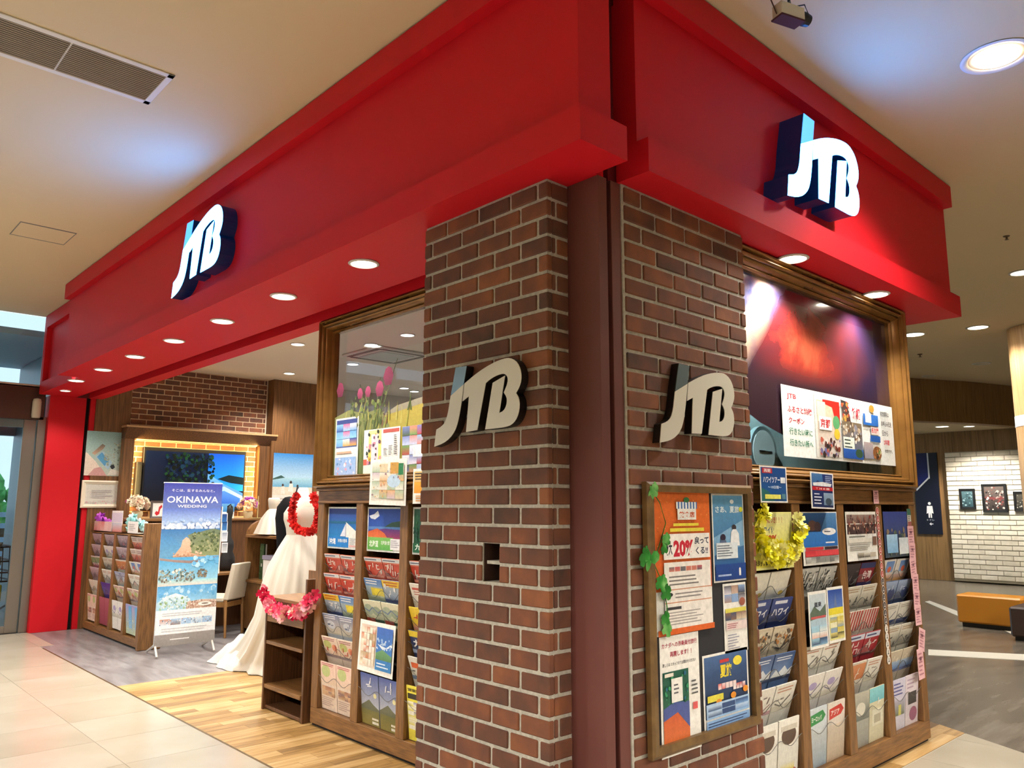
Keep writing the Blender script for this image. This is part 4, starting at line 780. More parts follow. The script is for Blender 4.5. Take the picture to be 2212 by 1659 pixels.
poster_A('notice_sheet', (893, 1013), (940, 1088), RA - .056, [('r', .05, .3, 1, .62, 'ee9a2a', 'f2b03a'), ('r', .05, .62, 1, .92, 'e6c07a'), ('l', .1, .66, .9, .9, 3, '4a3a2a'), ('l', .15, .05, .9, .25, 3, 'e0902a')], 'orange and white sheet hung over frame beside the pier')
# ---- short front
rkB = thing('brochure_rack', 'brown wooden brochure rack under the red rock picture', 'rack', (RB, 4.6, 0))
rack(rkB, 'B', RB, 3.507, 4, .5325, .09, 1.635, ZR[:-1], .135)
baysB = [('yellow flower poster', [('cream', 'cream'), ('hawaii', 'hawaii'), ('tanphoto', 'tanphoto'), ('bluemount', 'bluemount'), ('whitepink', 'white'), ('browncircle', 'browncircle')]),
         ('blue price poster', [('bwcity', 'bwcity'), None, None, ('white', 'white'), ('whitepurple', 'whitepurple'), ('greentag', 'redtag')]),
         ('crowd photo poster', [('blackred', 'redkanji'), ('greywhite', 'greywhite'), ('redstripe', 'redstripe'), ('redmany', 'redmany'), ('orangephoto', 'white'), ('greyfull', 'teal')]),
         ('navy night photo', [('whiteorange', 'whiteorange'), ('navyphoto', 'navyphoto'), ('whitenavy', 'whitenavy'), ('greywhite', 'greywhite'), ('tanblue', 'tanblue'), ('lavender', 'pinkwhite')])]
yb = lambda i: 3.507 + .09 + i * .5325
for i, (pn, rows) in enumerate(baysB):
    a = yb(i); b = a + .4425
    for j, row in enumerate(rows):
        if row is None: continue
        full = j == 5
        for q, k in enumerate(row):
            brochure('B', RB, a + .012 + q * .216, ZR[j], .205, k, '%s brochure in %s under the %s, %s of pair' % (COLN[k], RW[j], pn, 'left' if q == 0 else 'right'), full, 'brochures in the rack on the short front')
        pocket(rkB, 'B', RB, a, b, ZR[j], full)
def p3b(u0, ops, label, w=.42, z0=1.19, h=.29, base='efeee8', bend=None, m=None):
    sh = Sheet(w, h, base, bend=bend).draw(ops); return tag(put_B('poster', sh, RB + .004, u0, z0, None, m), label, 'poster')
p3b(yb(0) + .01, [('r', .04, .04, .96, .96, 'e8e25a', 'ebe7a8'), ('t', 'ご好評につき！！！', .2, .8, .55, .12, 'c03a2a', .02), ('t', 'ハワイ便', .2, .62, .36, .13, '3a5a7a', .02), ('t', '40%', .3, .44, .3, .16, 'c2502a', .04), ('t', 'スタッフまで', .06, .07, .36, .1, '2a2a22', .02)], 'yellow handwritten flower poster with lei in the brochure rack', base='ecea9a')
p3b(yb(1) + .006, [('r', .02, .62, .98, .98, '1c2c50', '2f5f9a'), ('p', [(.5, .62), (.7, .98), (.98, .98), (.98, .62)], '3a6ea8', '5a8cc0'), ('e', .28, .74, .12, .1, '6a4a44'), ('e', .42, .72, .09, .09, '4a3a40'), ('r', .02, .34, .98, .62, '2a6ab8', '3a7cc8'), ('e', .74, .62, .2, .07, 'f2f2f4'), ('l', .6, .6, .88, .64, 1, '2a3a5a'), ('l', .62, .38, .92, .44, 1, 'eef2f8'), ('r', .06, .28, .55, .33, 'c2303a'), ('r', .58, .28, .96, .33, '3a2a30'), ('r', .04, .16, .98, .27, 'c8323c'), ('x', 31, .04, .17, .98, .26, 7, 1, ['d84a50', 'c2303a']), ('x', 8, .05, .04, .97, .15, 7, 1, ['8a8a86', 'c9c9c2', '6a6a68'])], 'blue price poster with red table row in the brochure rack')
p3b(yb(2) + .006, [('r', .03, .76, .97, .94, '7a5a52', 'a08a80'), ('r', .03, .54, .97, .74, '4a3a3c', '6a4e48'), ('b', 12, .05, .56, .95, .92, 26, .04, ['3a2c2c', '9a6a5a', 'c9a890', '5a4044', '8a3a34']), ('l', .05, .46, .7, .52, 1, '6a6a60'), ('r', .03, .37, .8, .45, 'dcd8cc'), ('l', .06, .2, .75, .34, 4, '8a867a'), ('r', .82, .3, .95, .48, '7a5a4a'), ('x', 4, .3, .06, .9, .16, 3, 1, ['3a342e', 'b9b0a0', 'e0dcd0'])], 'white poster with two crowd photo strips in brochure rack')
p3b(yb(3) + .006, [('r', 0, 0, 1, 1, '44505a', '3a4890'), ('b', 15, .05, .05, .95, .6, 16, .07, ['5a6a5a', '7a7a6a', '3a4a5a', '8a7a66']), ('r', .05, .1, .45, .5, '7fb0d8', 'a8cce8'), ('r', .5, .06, .95, .42, 'dce2e4', 'c8d2d8')], 'navy night photo with leaflets at the rack end bay', base='3a4a70')
# two leaflets hanging over the blue bay
sh = Sheet(.21, .30, 'eceae2').draw([('r', .06, .05, .94, .95, '8fb6cc', 'c2ccd0'), ('p', [(.06, .62), (.3, .74), (.6, .64), (.94, .76), (.94, .55), (.06, .5)], '5a6a5a'), ('t', '道東', .3, .72, .4, .09, '2a2a3a', .02), ('r', .1, .52, .9, .56, 'c25a5a'), ('x', 6, .08, .07, .92, .4, 2, 3, ['9fc6d8', '6f96b8', 'e0e4e0', 'd8b0a0', '3a4a6a'])])
tag(put_B('leaflet', sh, RB + .012, yb(1) + .015, .752), 'lake photo leaflet, left of two hanging below blue price poster', 'leaflet')
sh = Sheet(.20, .30, 'eceae2').draw([('r', .06, .62, .94, .95, '5a78b8', '2a4a9a'), ('p', [(.4, .62), (.5, .9), (.58, .62)], '6a7aa0'), ('r', .06, .5, .94, .62, 'e0cf3a'), ('r', .06, .05, .94, .5, 'dfd98a', 'e8e6a8'), ('x', 9, .1, .08, .9, .46, 2, 4, ['c9b84a', 'e9e6c0', '8aa0b0', '3a3a30', 'd8c878'])])
tag(put_B('leaflet', sh, RB + .012, yb(1) + .232, .762), 'yellow and blue leaflet, right of two hanging below blue price poster', 'leaflet')
# notices of the short front
cy0, cy1 = PB(1690, 900, RB - .05).y, PB(1931, 950, RB - .05).y; cz1, cz0 = PB(1690, 830, RB - .05).z, PB(1695, 985, RB - .05).z
cw, ch = cy1 - cy0, cz1 - cz0
coup = [('t', 'JTB', .04, .80, .07, .09, 'c8283c', .02), ('t', 'ふるさと納税', .04, .62, .19, .1, 'c8283c', .02), ('t', 'クーポン', .045, .47, .12, .09, 'c8283c', .02), ('t', '行きたい時に', .045, .31, .18, .1, '2a7a5a', .015), ('t', '行きたい所へ', .045, .15, .18, .1, '2a7a5a', .015),
        ('r', .25, .03, .27, .97, 'd8d8d2'), ('r', .27, .05, .465, .88, 'c9c4c0', 'd9c0a0'), ('p', [(.32, .9), (.465, .9), (.465, .55), (.42, .62), (.40, .8), (.32, .84)], 'c8281e'), ('r', .27, .56, .34, .86, 'eee6c8'), ('e', .43, .58, .03, .1, '5aa06a'), ('e', .43, .4, .025, .08, 'd8b83a'), ('b', 3, .28, .06, .45, .3, 18, .018, ['4a2a22', '7a3a2a', 'd8d0c8', '6a6a9a', 'b85a4a', '2a2a2a']), ('r', .28, .44, .385, .64, 'f4f2ee'), ('t', '京都', .29, .47, .085, .14, 'b8202a', .03),
        ('p', [(.475, .95), (.54, .93), (.56, .62), (.50, .64)], '5a3a34', '3a3a3a'), ('b', 7, .48, .62, .55, .92, 9, .014, ['c25a3a', 'd89a4a', 'b83a3a', 'e0d6c4']), ('t', '箱根', .575, .68, .08, .18, 'd02a40', .04), ('r', .475, .05, .66, .62, '5a6a8a', '7a6a52'), ('b', 5, .49, .3, .65, .6, 14, .02, ['8a8a96', 'b9a890', '5a4a3a', 'd8d4cc', '7a5a3a']), ('r', .48, .18, .58, .38, 'dde4da'), ('l', .49, .2, .56, .36, 3, '3a4a44'), ('r', .475, .05, .66, .2, '1f4a9a', '2a5aaa'), ('e', .62, .14, .035, .07, '33503a'),
        ('e', .77, .9, .025, .06, 'c9963a'), ('r', .68, .62, .83, .8, '2a6ac2', '3a7ad0'), ('r', .7, .66, .76, .82, 'e2eaf2'), ('r', .75, .48, .83, .6, 'e6d6d2'), ('t', '名古屋', .755, .5, .07, .09, 'c23a3a', .03), ('r', .74, .36, .84, .46, '2458a8'), ('r', .67, .08, .76, .34, '8a8a9a', 'b0a0a0'), ('e', .80, .18, .045, .11, '8a5a34'), ('b', 2, .77, .1, .84, .26, 8, .012, ['c27a4a', 'd8c8a0', '6a8a4a', '3a2a22']),
        ('t', '有効期限は', .855, .80, .09, .09, '2a2a2c', .02), ('t', 'お申込み返送', .86, .64, .105, .09, '2a2a2c', .02), ('t', '日から', .865, .48, .06, .09, '2a2a2c', .02), ('t', '2年間', .875, .33, .06, .09, 'c8283c', .03), ('t', '有効です。', .88, .2, .08, .06, '2a2a2c', .02)]
sh = Sheet(cw, ch, 'e9edea').draw(coup); tag(put_B('window_notice', sh, RB - .05, cy0, cz0), 'wide white coupon notice in the red picture window', 'poster')
poster_B('notice_sheet', (1640, 1005), (1702, 1086), RB + .058, [('r', .04, .04, .96, .96, '1f5a9a', '1a4a90'), ('p', [(.04, .04), (.5, .04), (.3, .3), (.04, .4)], '2a6a6a'), ('r', .08, .8, .45, .94, 'c0303a'), ('t', '再開', .14, .82, .24, .1, 'f8eeee', .02), ('t', 'ハワイツアー', .1, .54, .62, .17, 'f4f6fa', .02), ('r', .74, .54, .92, .7, 'e9eef4'), ('t', '～10日間～', .26, .38, .5, .08, 'dce8f4', .02), ('r', .14, .1, .72, .22, 'e2e06a'), ('r', .76, .1, .9, .24, '5a8a9a')], 'blue Hawaii tour notice under the framed red picture')
poster_B('notice_sheet', (1749, 1018), (1803, 1098), RB + .058, [('r', .05, .04, .95, .96, '1f2e5e', '24387a'), ('p', [(.05, .6), (.3, .78), (.55, .62), (.5, .96), (.05, .96)], '2f5f9a', '4a7ab0'), ('r', .06, .5, .95, .6, 'c2262e'), ('t', 'ＴＨＥ旅', .2, .52, .6, .06, 'f4e8e8', .02), ('p', [(.1, .62), (.85, .62), (.9, .7), (.5, .74), (.08, .7)], 'e9ecf0'), ('r', .52, .1, .94, .44, '6a86a4', '8fa6c0'), ('e', .73, .2, .14, .1, '3a4a5a'), ('l', .1, .1, .46, .44, 4, 'cfd6e6'), ('l', .6, .72, .92, .92, 4, 'aebde0')], 'navy notice with a red band under the framed red picture', roll=.02)
PINKP = 'eab9bd'
def slip(px, py, w, h, x, label, roll=0.0):
    p = PB(px, py, x); sh = Sheet(w, h, PINKP).draw([('l', .12, .1, .88, .9, 6, 'b97a86'), ('r', .3, .62, .6, .74, '7a4a5a')])
    return tag(put_B('paper_slip', sh, x, p.y, p.z, None, None, 0, roll), label, 'paper slip', 'pink paper slips')
slip(1888, 1088, .075, .1, RB + .012, 'pink paper slip taped alone under the picture frame')
sl_l = [(1963, 1178), (1966, 1215), (1969, 1250), (1973, 1283), (1975, 1317), (1979, 1352), (1984, 1402), (1986, 1470)]
for i, (a, b) in enumerate(sl_l): slip(a, b, .10, .125 if i < 6 else (.14 if i == 6 else .19), RB + .012 + .002 * i, 'pink paper slip on the end post of the rack, %s from the top' % ORD[i], [0, .05, -.08, .03, .1, 0, .3, -.04][i])
g = PB(1962, 1145, RB + .01); sh = Sheet(.06, .14, 'd8d4c8').draw([('r', 0, .7, 1, 1, '3a6a5a'), ('r', 0, 0, 1, .4, '9a5a5a'), ('l', .1, .42, .9, .68, 3, '6a6a60')]); tag(put_B('paper_slip', sh, RB + .01, g.y, g.z), 'small green topped slip above the pink slips on end post', 'paper slip')
# vertical strip of round lettered discs on a post
st_ = thing('hanging_strip', 'strip of red and white lettered discs on rack post', 'strip', (RB + .012, PB(1895, 1100, RB).y, 1.47))
for i in range(20):
    px, py = 1895 + 25 * i / 19, 1104 + 322 * i / 19; p = PB(px, py, RB + .004); c_ = 'b9483e' if i < 9 else ('2a2622' if i < 15 else 'e2ddd4')
    sh = Sheet(.05, .05, None).draw([('e', .5, .5, .5, .5, 'e9dcd2'), ('e', .5, .5, .42, .42, c_), ('r', .3, .3, .7, .4, 'f0e6dc' if i < 15 else '2a2622'), ('r', .44, .28, .56, .74, 'f0e6dc' if i < 15 else '2a2622')])
    o = put_B('disc', sh, RB + .004, p.y - .025, p.z - .025, st_)
MB().tube([PB(1895, 1098, RB + .0015), PB(1920, 1432, RB + .0015)], .001, 4).build('cord', WHITE, st_)
# ---- notice board on the short front's brick pier
NB = XB + .008
nb = thing('notice_board', 'wood framed notice board on the brick pier', 'notice board', (NB, 3.0, .535))
frame_ring(nb, 'B', NB + .02, 2.60, 3.40, .535, 1.605, [(0, .012, .012, .02), (.012, .04, .02, .016)], ramp_mat('board_frame', ['5d4527', '7d6138'], (1, 3, 3), 5, 3, .45))
MB().box(NB, NB + .012, 2.61, 3.39, .545, 1.595).build('backing', mat('board_felt', '26262a', .9), nb)
X_ = NB + .016
ora = [('r', .0, .3, 1, 1, 'd9622a', 'e0702f'), ('b', 7, .02, .5, .98, .98, 30, .012, ['eda45a', 'f0b070', 'c85420']), ('r', .38, .80, .72, .88, 'f0eee8'), ('r', .36, .88, .74, .93, '3f6fb0')] + [('p', [(.36 + .055 * i, .88), (.39 + .055 * i, .88), (.39 + .055 * i, .93), (.36 + .055 * i, .93)], 'eef0f0') for i in range(7)] + \
      [('e', .55, .945, .05, .02, '3a7a4a'), ('t', '飲食店', .41, .81, .28, .05, 'c8501e', .03), ('r', .3, .755, .76, .775, 'e8d84a'), ('r', .24, .715, .86, .74, 'e8d84a'), ('r', .12, .52, .96, .70, 'f4f0ea'), ('t', '最大', .14, .55, .13, .1, '26303a', .03), ('t', '20%', .29, .535, .36, .12, 'c8283c', .05), ('t', '戻って', .67, .62, .27, .055, '26304a', .03), ('t', 'くる!!', .69, .545, .23, .055, '26304a', .03),
       ('r', .12, .04, .96, .50, 'ece7e0'), ('r', .0, .0, 1, .04, 'd8642a'), ('x', 4, .2, .43, .8, .47, 6, 1, ['c87a6a', '6a6a70', 'b9505a']), ('l', .2, .33, .9, .41, 3, '7a7674'), ('r', .12, .305, .96, .312, 'c88a6a'), ('e', .2, .275, .06, .015, '34343a'), ('l', .3, .24, .9, .29, 2, '8a8684'), ('r', .12, .215, .96, .222, 'c88a6a'), ('r', .14, .17, .4, .19, '3a3a40'), ('l', .15, .06, .9, .16, 5, 'a19c98')]
poster_B('poster', (1412, 1062), (1541, 1355), X_, ora, 'orange restaurant campaign poster on the notice board')
blu = [('r', .03, .02, .97, .98, '2a5a9a', '5f9ac2'), ('p', [(.03, .3), (.97, .4), (.97, .7), (.03, .5)], '6fa6d0', '8fb8d8'), ('t', 'さあ、夏旅', .1, .78, .75, .08, 'e6f2f6', .02), ('e', .62, .91, .06, .025, 'eef4f4'), ('e', .9, .82, .06, .03, 'c9cf3a'), ('e', .66, .61, .07, .035, '3a3238'), ('p', [(.52, .4), (.56, .56), (.62, .59), (.72, .59), (.8, .54), (.82, .4)], 'eef0f2'), ('e', .3, .5, .08, .04, '32283a'), ('p', [(.18, .4), (.22, .47), (.38, .47), (.42, .4)], '5a6a8a'), ('r', .08, .26, .74, .44, 'dfe8ee'), ('l', .1, .28, .7, .42, 5, '6a7684'), ('r', .03, .02, .97, .2, '1f3f86', '244a94'), ('e', .78, .13, .03, .02, 'e6dcd0'), ('r', .75, .06, .81, .12, 'ecebea'), ('l', .1, .05, .6, .1, 1, '9fb6dc')]
poster_B('poster', (1536, 1066), (1612, 1252), X_, blu, 'blue poster with two people on the notice board')
sm = [('x', 6, .05, .72, .95, .97, 3, 2, ['8aa6d0', 'c9b0a4', '4a4a54', 'd8d4e0', 'a88a7a']), ('e', .8, .72, .13, .06, '9a5a4a'), ('r', .05, .58, .95, .64, 'd8cf5a'), ('x', 3, .05, .47, .95, .58, 4, 1, ['3a4a6a', 'd8c8b0', '8a6a5a']), ('r', .05, .33, .95, .45, 'e2d0cc'), ('l', .1, .35, .7, .43, 3, 'a04a52'), ('l', .1, .05, .6, .28, 6, '9a9aa8')]
poster_B('leaflet', (1561, 1262), (1616, 1403), X_, sm, 'narrow white photo leaflet at right of notice board')
can = [('t', 'カナダへの添乗員付旅行', .05, .9, .9, .045, 'a82a44', .02), ('t', '再開します！！', .25, .82, .55, .045, 'a82a44', .02), ('t', '詳しくは スタッフまでお問合せください', .06, .745, .84, .03, '33333a', .01), ('r', .05, .1, .7, .7, '2a6a4a', '1f5a4a'), ('p', [(.05, .1), (.7, .1), (.7, .2), (.4, .35), (.05, .3)], 'd8703a', 'c85a2e'), ('p', [(.05, .3), (.4, .35), (.7, .2), (.7, .42), (.3, .44), (.05, .4)], '4a5a9a'), ('b', 9, .08, .42, .66, .68, 12, .05, ['1a5a3a', '2f8a5a', '2a6a8a', '3a9a6a']), ('r', .24, .44, .52, .64, 'ecebe6'), ('l', .3, .5, .46, .6, 3, '5a5a60'), ('r', .08, .66, .3, .69, 'e6e0d2'), ('r', .78, .34, .9, .4, 'd85a5a'), ('l', .76, .46, .92, .6, 4, '5a5a5a')]
poster_B('poster', (1424, 1378), (1516, 1612), X_, can, 'white Canada tour notice at lower left of notice board')
nat = [('r', .03, .22, .97, .97, '18243e', '3a5a8a'), ('p', [(.03, .7), (.3, .8), (.6, .72), (.97, .82), (.97, .97), (.03, .97)], '2f4a74', '4a6a9a'), ('t', '夏旅', .36, .68, .26, .17, 'e6d23a', .03), ('r', .36, .87, .56, .91, 'c83a3a'), ('e', .75, .86, .1, .06, 'e8d84a'), ('x', 8, .3, .54, .7, .62, 5, 1, ['ecd8d8', 'd86a6a']), ('x', 2, .62, .5, .9, .58, 4, 1, ['e9dede', 'c85a5a']), ('r', .06, .42, .4, .5, 'd8d04a'), ('e', .3, .4, .06, .04, 'e0902a'), ('e', .62, .44, .06, .04, 'e0902a'), ('e', .9, .48, .06, .04, 'e0902a'), ('r', .03, .22, .97, .4, '8fb4dc', 'a9c6e4'), ('x', 5, .06, .24, .95, .38, 3, 2, ['6f98cc', 'b9d0ea', '2f4a7a']), ('r', .03, .06, .97, .2, '6f9ad0', '86acd8'), ('l', .06, .08, .92, .18, 3, '2a4270')]
poster_B('poster', (1517, 1418), (1621, 1564), X_, nat, 'navy summer trip poster at lower right of notice board')
# ================================================================== GARLANDS
def blossom_mesh(m, r=1.0, seed=0):
    rr_ = random.Random(seed); b = MB()
    for ring, (n, rad, up) in enumerate(((7, 1.0, .15), (5, .62, .5))):
        for i in range(n):
            a = 2 * math.pi * (i + ring * .5) / n + rr_.uniform(-.15, .15); w = math.pi / n * 1.15; R = rad * rr_.uniform(.85, 1.1) * r
            f = lambda q, ang, z: (q * math.cos(ang), q * math.sin(ang), z * r)
            b.add([f(.05 * r, a, .1), f(R * .6, a - w, up * .5), f(R, a - w * .5, up + rr_.uniform(-.1, .15)), f(R * 1.02, a + w * .5, up + rr_.uniform(-.1, .2)), f(R * .6, a + w, up * .5), f(R * .55, a, up * .3)], [(0, 1, 5), (1, 2, 5), (2, 3, 5), (3, 4, 5), (4, 0, 5)])
    return b.mesh('blossom', m, smooth=True)
def lei(name, label, pts, n, r, m, jit=.02, cat='lei', face=None, rows=2):
    t = thing(name, label, cat, tuple(pts[len(pts) // 2])); ms = [blossom_mesh(m, r, s) for s in range(3)]; pts = [Vector(p) for p in pts]
    seg = [(pts[i + 1] - pts[i]).length for i in range(len(pts) - 1)]; tot = sum(seg); rr_ = random.Random(n)
    MB().tube(pts, .004, 5).build('cord', m, t)
    fdir = Vector(face or (-.6, -.75, .1)).normalized()
    for i in range(n):
        d = tot * (i + .5) / n; k = 0
        while k < len(seg) - 1 and d > seg[k]: d -= seg[k]; k += 1
        p = pts[k].lerp(pts[k + 1], min(d / seg[k], 1.0)) + Vector((rr_.uniform(-jit, jit), rr_.uniform(-jit, jit), rr_.uniform(-jit, jit)))
        z = (-fdir * -1 + Vector((rr_.uniform(-.7, .7), rr_.uniform(-.7, .7), rr_.uniform(-.7, .7)))).normalized()
        o = link('blossom', ms[i % 3], t, loc=p); o.rotation_mode = 'QUATERNION'; o.rotation_quaternion = z.to_track_quat('Z', 'Y'); s = rr_.uniform(.8, 1.2); o.scale = (s, s, s)
    return t
YEL = ramp_mat('yellow_petal', ['f2e600', 'fbf41a', 'fdf8a0'], nscale=8, rough=.6, rnd=.6, lo=.2, hi=.8)
PNK = ramp_mat('pink_petal', ['d01048', 'ee2a62', 'f7a2b4', 'f8dcb0'], nscale=7, rough=.6, rnd=.6, lo=.2, hi=.95)
REDP = ramp_mat('red_petal', ['b40c10', 'e01c1a', 'f04038'], nscale=8, rough=.6, rnd=.5, lo=.2, hi=.8)
PUR = ramp_mat('purple_petal', ['b83ad0', 'd67ae4'], nscale=8, rough=.6, rnd=.4)
CYA = ramp_mat('aqua_petal', ['9ae0e4', 'c6f2f2'], nscale=8, rough=.6, rnd=.4)
XL = RB + .045
lei('flower_lei', 'yellow flower lei hung round the yellow poster', [PB(*p, XL) for p in ((1655, 1104), (1642, 1112), (1637, 1132), (1640, 1155), (1640, 1178), (1652, 1196), (1672, 1206), (1700, 1204), (1712, 1190), (1690, 1186), (1664, 1184), (1650, 1170), (1668, 1196), (1706, 1196), (1720, 1180), (1722, 1160), (1729, 1142), (1725, 1124))], 120, .036, YEL, .022, face=(1, -.2, .1))
lei('flower_lei', 'pink flower lei draped across the open shelf stand', [PA(*p, 2.835) for p in ((573, 1272), (575, 1288), (582, 1304), (598, 1318), (618, 1325), (640, 1324), (660, 1312), (672, 1296), (677, 1288))], 44, .05, PNK, .022, face=(.6, -.75, .15))
lei('flower_lei', 'red flower lei hanging on the wedding dress bodice', [PA(*p, 3.53) for p in ((641, 1070), (634, 1086), (631, 1104), (632, 1122), (637, 1136), (647, 1146), (660, 1149), (673, 1146), (683, 1137), (687, 1118), (687, 1098), (682, 1082), (676, 1071))], 110, .034, REDP, .010, face=(.8, -.6, .1))
# monstera garland on the notice board
def leaf_mesh(s, m):
    out = [(0, 0)]
    for i in range(25):
        a = -math.pi * .95 + 2 * math.pi * .95 * i / 24; r_ = s * (.62 + .38 * math.cos(a)) * (.72 if i % 4 == 2 and 3 < i < 22 else 1.0); out.append((r_ * math.sin(a) * 1.05, r_ * math.cos(a)))
    b = MB(); n = len(out); vs = [(x, .25 * abs(x) + .02 * s, z) for x, z in out] + [(x, .25 * abs(x) + .02 * s + .0015, z) for x, z in out]
    b.add(vs, [(0, i, i + 1) for i in range(1, n - 1)] + [(n, n + i + 1, n + i) for i in range(1, n - 1)]); return b.mesh('leaf', m, smooth=True)
vn = thing('leaf_garland', 'green monstera leaf garland on the notice board edge', 'garland', tuple(PB(1412, 1200, NB + .05)))
vp = [PB(*p, NB + .03) for p in ((1402, 1052), (1425, 1085), (1438, 1130), (1425, 1175), (1412, 1215), (1432, 1262), (1441, 1310), (1446, 1352))]
MB().tube(vp, .0022, 5).build('stem', LEAF, vn)
for i, (px, py, s, a) in enumerate(((1408, 1060, .045, 1.9), (1420, 1056, .035, -1.2), (1440, 1158, .04, 2.6), (1434, 1182, .034, 2.2), (1402, 1212, .075, 1.3), (1392, 1198, .055, 2.2), (1432, 1250, .055, 2.9), (1440, 1272, .05, 2.6), (1438, 1330, .042, 2.5), (1444, 1352, .045, 3.0))):
    p = PB(px, py, NB + .045); o = link('leaf', leaf_mesh(s, LEAF), vn, loc=p); o.rotation_euler = (Matrix.Rotation(math.pi / 2, 3, 'Z') @ Matrix.Rotation(a, 3, 'Y')).to_euler()

# ================================================================== SHOP INTERIOR
# ---- TV surround
mt = thing('mantel_surround', 'dark wooden surround framing the television wall', 'mantel', (XW, 4.3, 1.35))
m1 = MB(); m1.box(XW + .013, XW + .24, 3.28, 5.38, 2.52, 2.545); m1.build('top_ledge', mat('mantel_ledge', 'b59268', .4), mt)
MB().prism([(XW + .013, 2.38), (XW + .15, 2.38), (XW + .24, 2.52), (XW + .013, 2.52)], 1, 3.29, 5.37).build('cornice', WOODD, mt)
for a, b in ((3.29, 3.42), (5.15, 5.36)): MB().box(XW + .013, XW + .15, a, b, 1.346, 2.38).build('post', PANELW, mt, bevel=.006)
tv = thing('television', 'large wall television showing blue sea and dark tree', 'television', (XW + .08, 4.26, 1.49))
MB().box(XW + .025, XW + .10, 3.56, 4.97, 1.45, 2.285).build('casing', BLACK, tv, bevel=.006)
MB().box(XW + .013, XW + .026, 4.0, 4.5, 1.6, 2.1).build('wall_bracket', BLACK, tv)
sea = [('r', 0, 0, 1, 1, '01040c', '04122e'), ('r', .62, .3, 1, 1, '1c86e8', '0a3fb0'), ('p', [(.62, .0), (1, .0), (1, .26), (.8, .42), (.62, .62)], '1648a0', '5f9ae0'), ('p', [(.72, .52), (.84, .6), (1, .56), (1, .42), (.86, .45)], '0a1c22'), ('p', [(.62, .2), (.8, .3), (1, .14), (1, .2), (.8, .38), (.62, .3)], '8fb8e8')]
sea += [('b', 17, .2, .25, .68, .98, 110, .03, ['020806', '06160c', '0c2a16', '12381c', '030a10', '0a2038', '030a06', '0c2c40'])]
sh = Sheet(1.36, .735, None).draw(sea); put_B('screen', sh, XW + .1005, 3.585, 1.50, tv, SCREEN)
sb = thing('loudspeaker', 'slim black loudspeaker left of the television', 'speaker', (XW + .1, 3.52, 1.46))
MB().box(XW + .02, XW + .12, 3.475, 3.545, 1.5, 2.08).build('cabinet', BLACK, sb, bevel=.004); MB().box(XW + .12, XW + .124, 3.482, 3.538, 1.53, 2.05).build('grille', SLOT, sb)
led = thing('led_strip', 'warm light strip under the mantel ledge', 'light', (XW + .12, 4.28, 2.37))
MB().box(XW + .10, XW + .12, 3.45, 5.12, 2.368, 2.379).build('diffuser', mat('led_warm', 'ffe0a0', .4, emit='ffc861', estr=2.5), led)
lamp('led_light', 'AREA', (XW + .13, 4.285, 2.36), 8, (1.0, .68, .24), led, size=1.6, sy=.03, rot=(0, math.radians(22), math.pi / 2 * 0))
bpy.data.objects['led_light'].rotation_euler = (0, math.radians(25), 0); bpy.data.lights['led_light'].size = .03; bpy.data.lights['led_light'].size_y = 1.6
for y, yy in ((3.44, 1), (5.13, -1)):
    l_ = lamp('led_light', 'AREA', (XW + .16, y, 1.9), 11, (1.0, .68, .24), led, size=.03, sy=.9); l_.rotation_euler = Vector((-.75, .66 * yy, 0)).to_track_quat('-Z', 'Y').to_euler()
# ---- counter under the TV
cn = thing('counter', 'brown wooden counter below the television', 'counter', (-10.75, 4.4, 0))
MB().box(-11.08, -10.42, 3.30, 5.9, 1.315, 1.345).build('top', WOODY, cn, bevel=.004); MB().box(-11.08, -10.45, 3.42, 5.88, 0, 1.315).build('body', WOODD, cn)
for y in (3.9, 4.4, 4.9, 5.4): MB().box(-10.45, -10.445, y - .003, y + .003, .05, 1.3).build('joint', SLOT, cn)
def bouquet(label, px, py, z, x, cols, r):
    p = PB(px, py, x); t = thing('bouquet', label, 'flowers', (x, p.y, z)); rr_ = random.Random(px)
    MB().lathe([(.05, 0), (.07, .06), (.06, .1), (.0005, .1)], 14, (x, p.y, z)).build('vase', mat('glass_vase', 'd8c9a4', .2), t, smooth=True)
    for i in range(26):
        u, v_ = rr_.uniform(0, 6.28), rr_.uniform(-.1, 1.4); q = Vector((math.cos(u) * math.cos(v_), math.sin(u) * math.cos(v_), math.sin(v_) * .9)); m = cols[i % len(cols)]
        o = link('blossom', BLS[m.name], t, loc=Vector((x, p.y, z + .16)) + q * r); o.rotation_mode = 'QUATERNION'; o.rotation_quaternion = q.to_track_quat('Z', 'Y')
    return t
CRM = ramp_mat('cream_petal', ['e2cdb0', 'f3e6cf'], nscale=6, rough=.6, rnd=.4); MAG = ramp_mat('magenta_petal', ['8a2a5a', 'b8487e'], nscale=6, rough=.6, rnd=.4); PEA = ramp_mat('peach_petal', ['d9a184', 'ecc6a8'], nscale=6, rough=.6, rnd=.4)
BLS = {m.name: blossom_mesh(m, .05, 4) for m in (CRM, MAG, PEA, PUR, CYA)}
bouquet('cream flower bouquet with one magenta bloom on the counter', 297, 1100, 1.345, -10.62, [CRM, CRM, PEA, CRM, CRM, MAG], .13)
bouquet('pink and cream flower bouquet at right end of counter', 536, 1100, 1.345, -10.62, [CRM, PEA, PUR, CRM], .12)
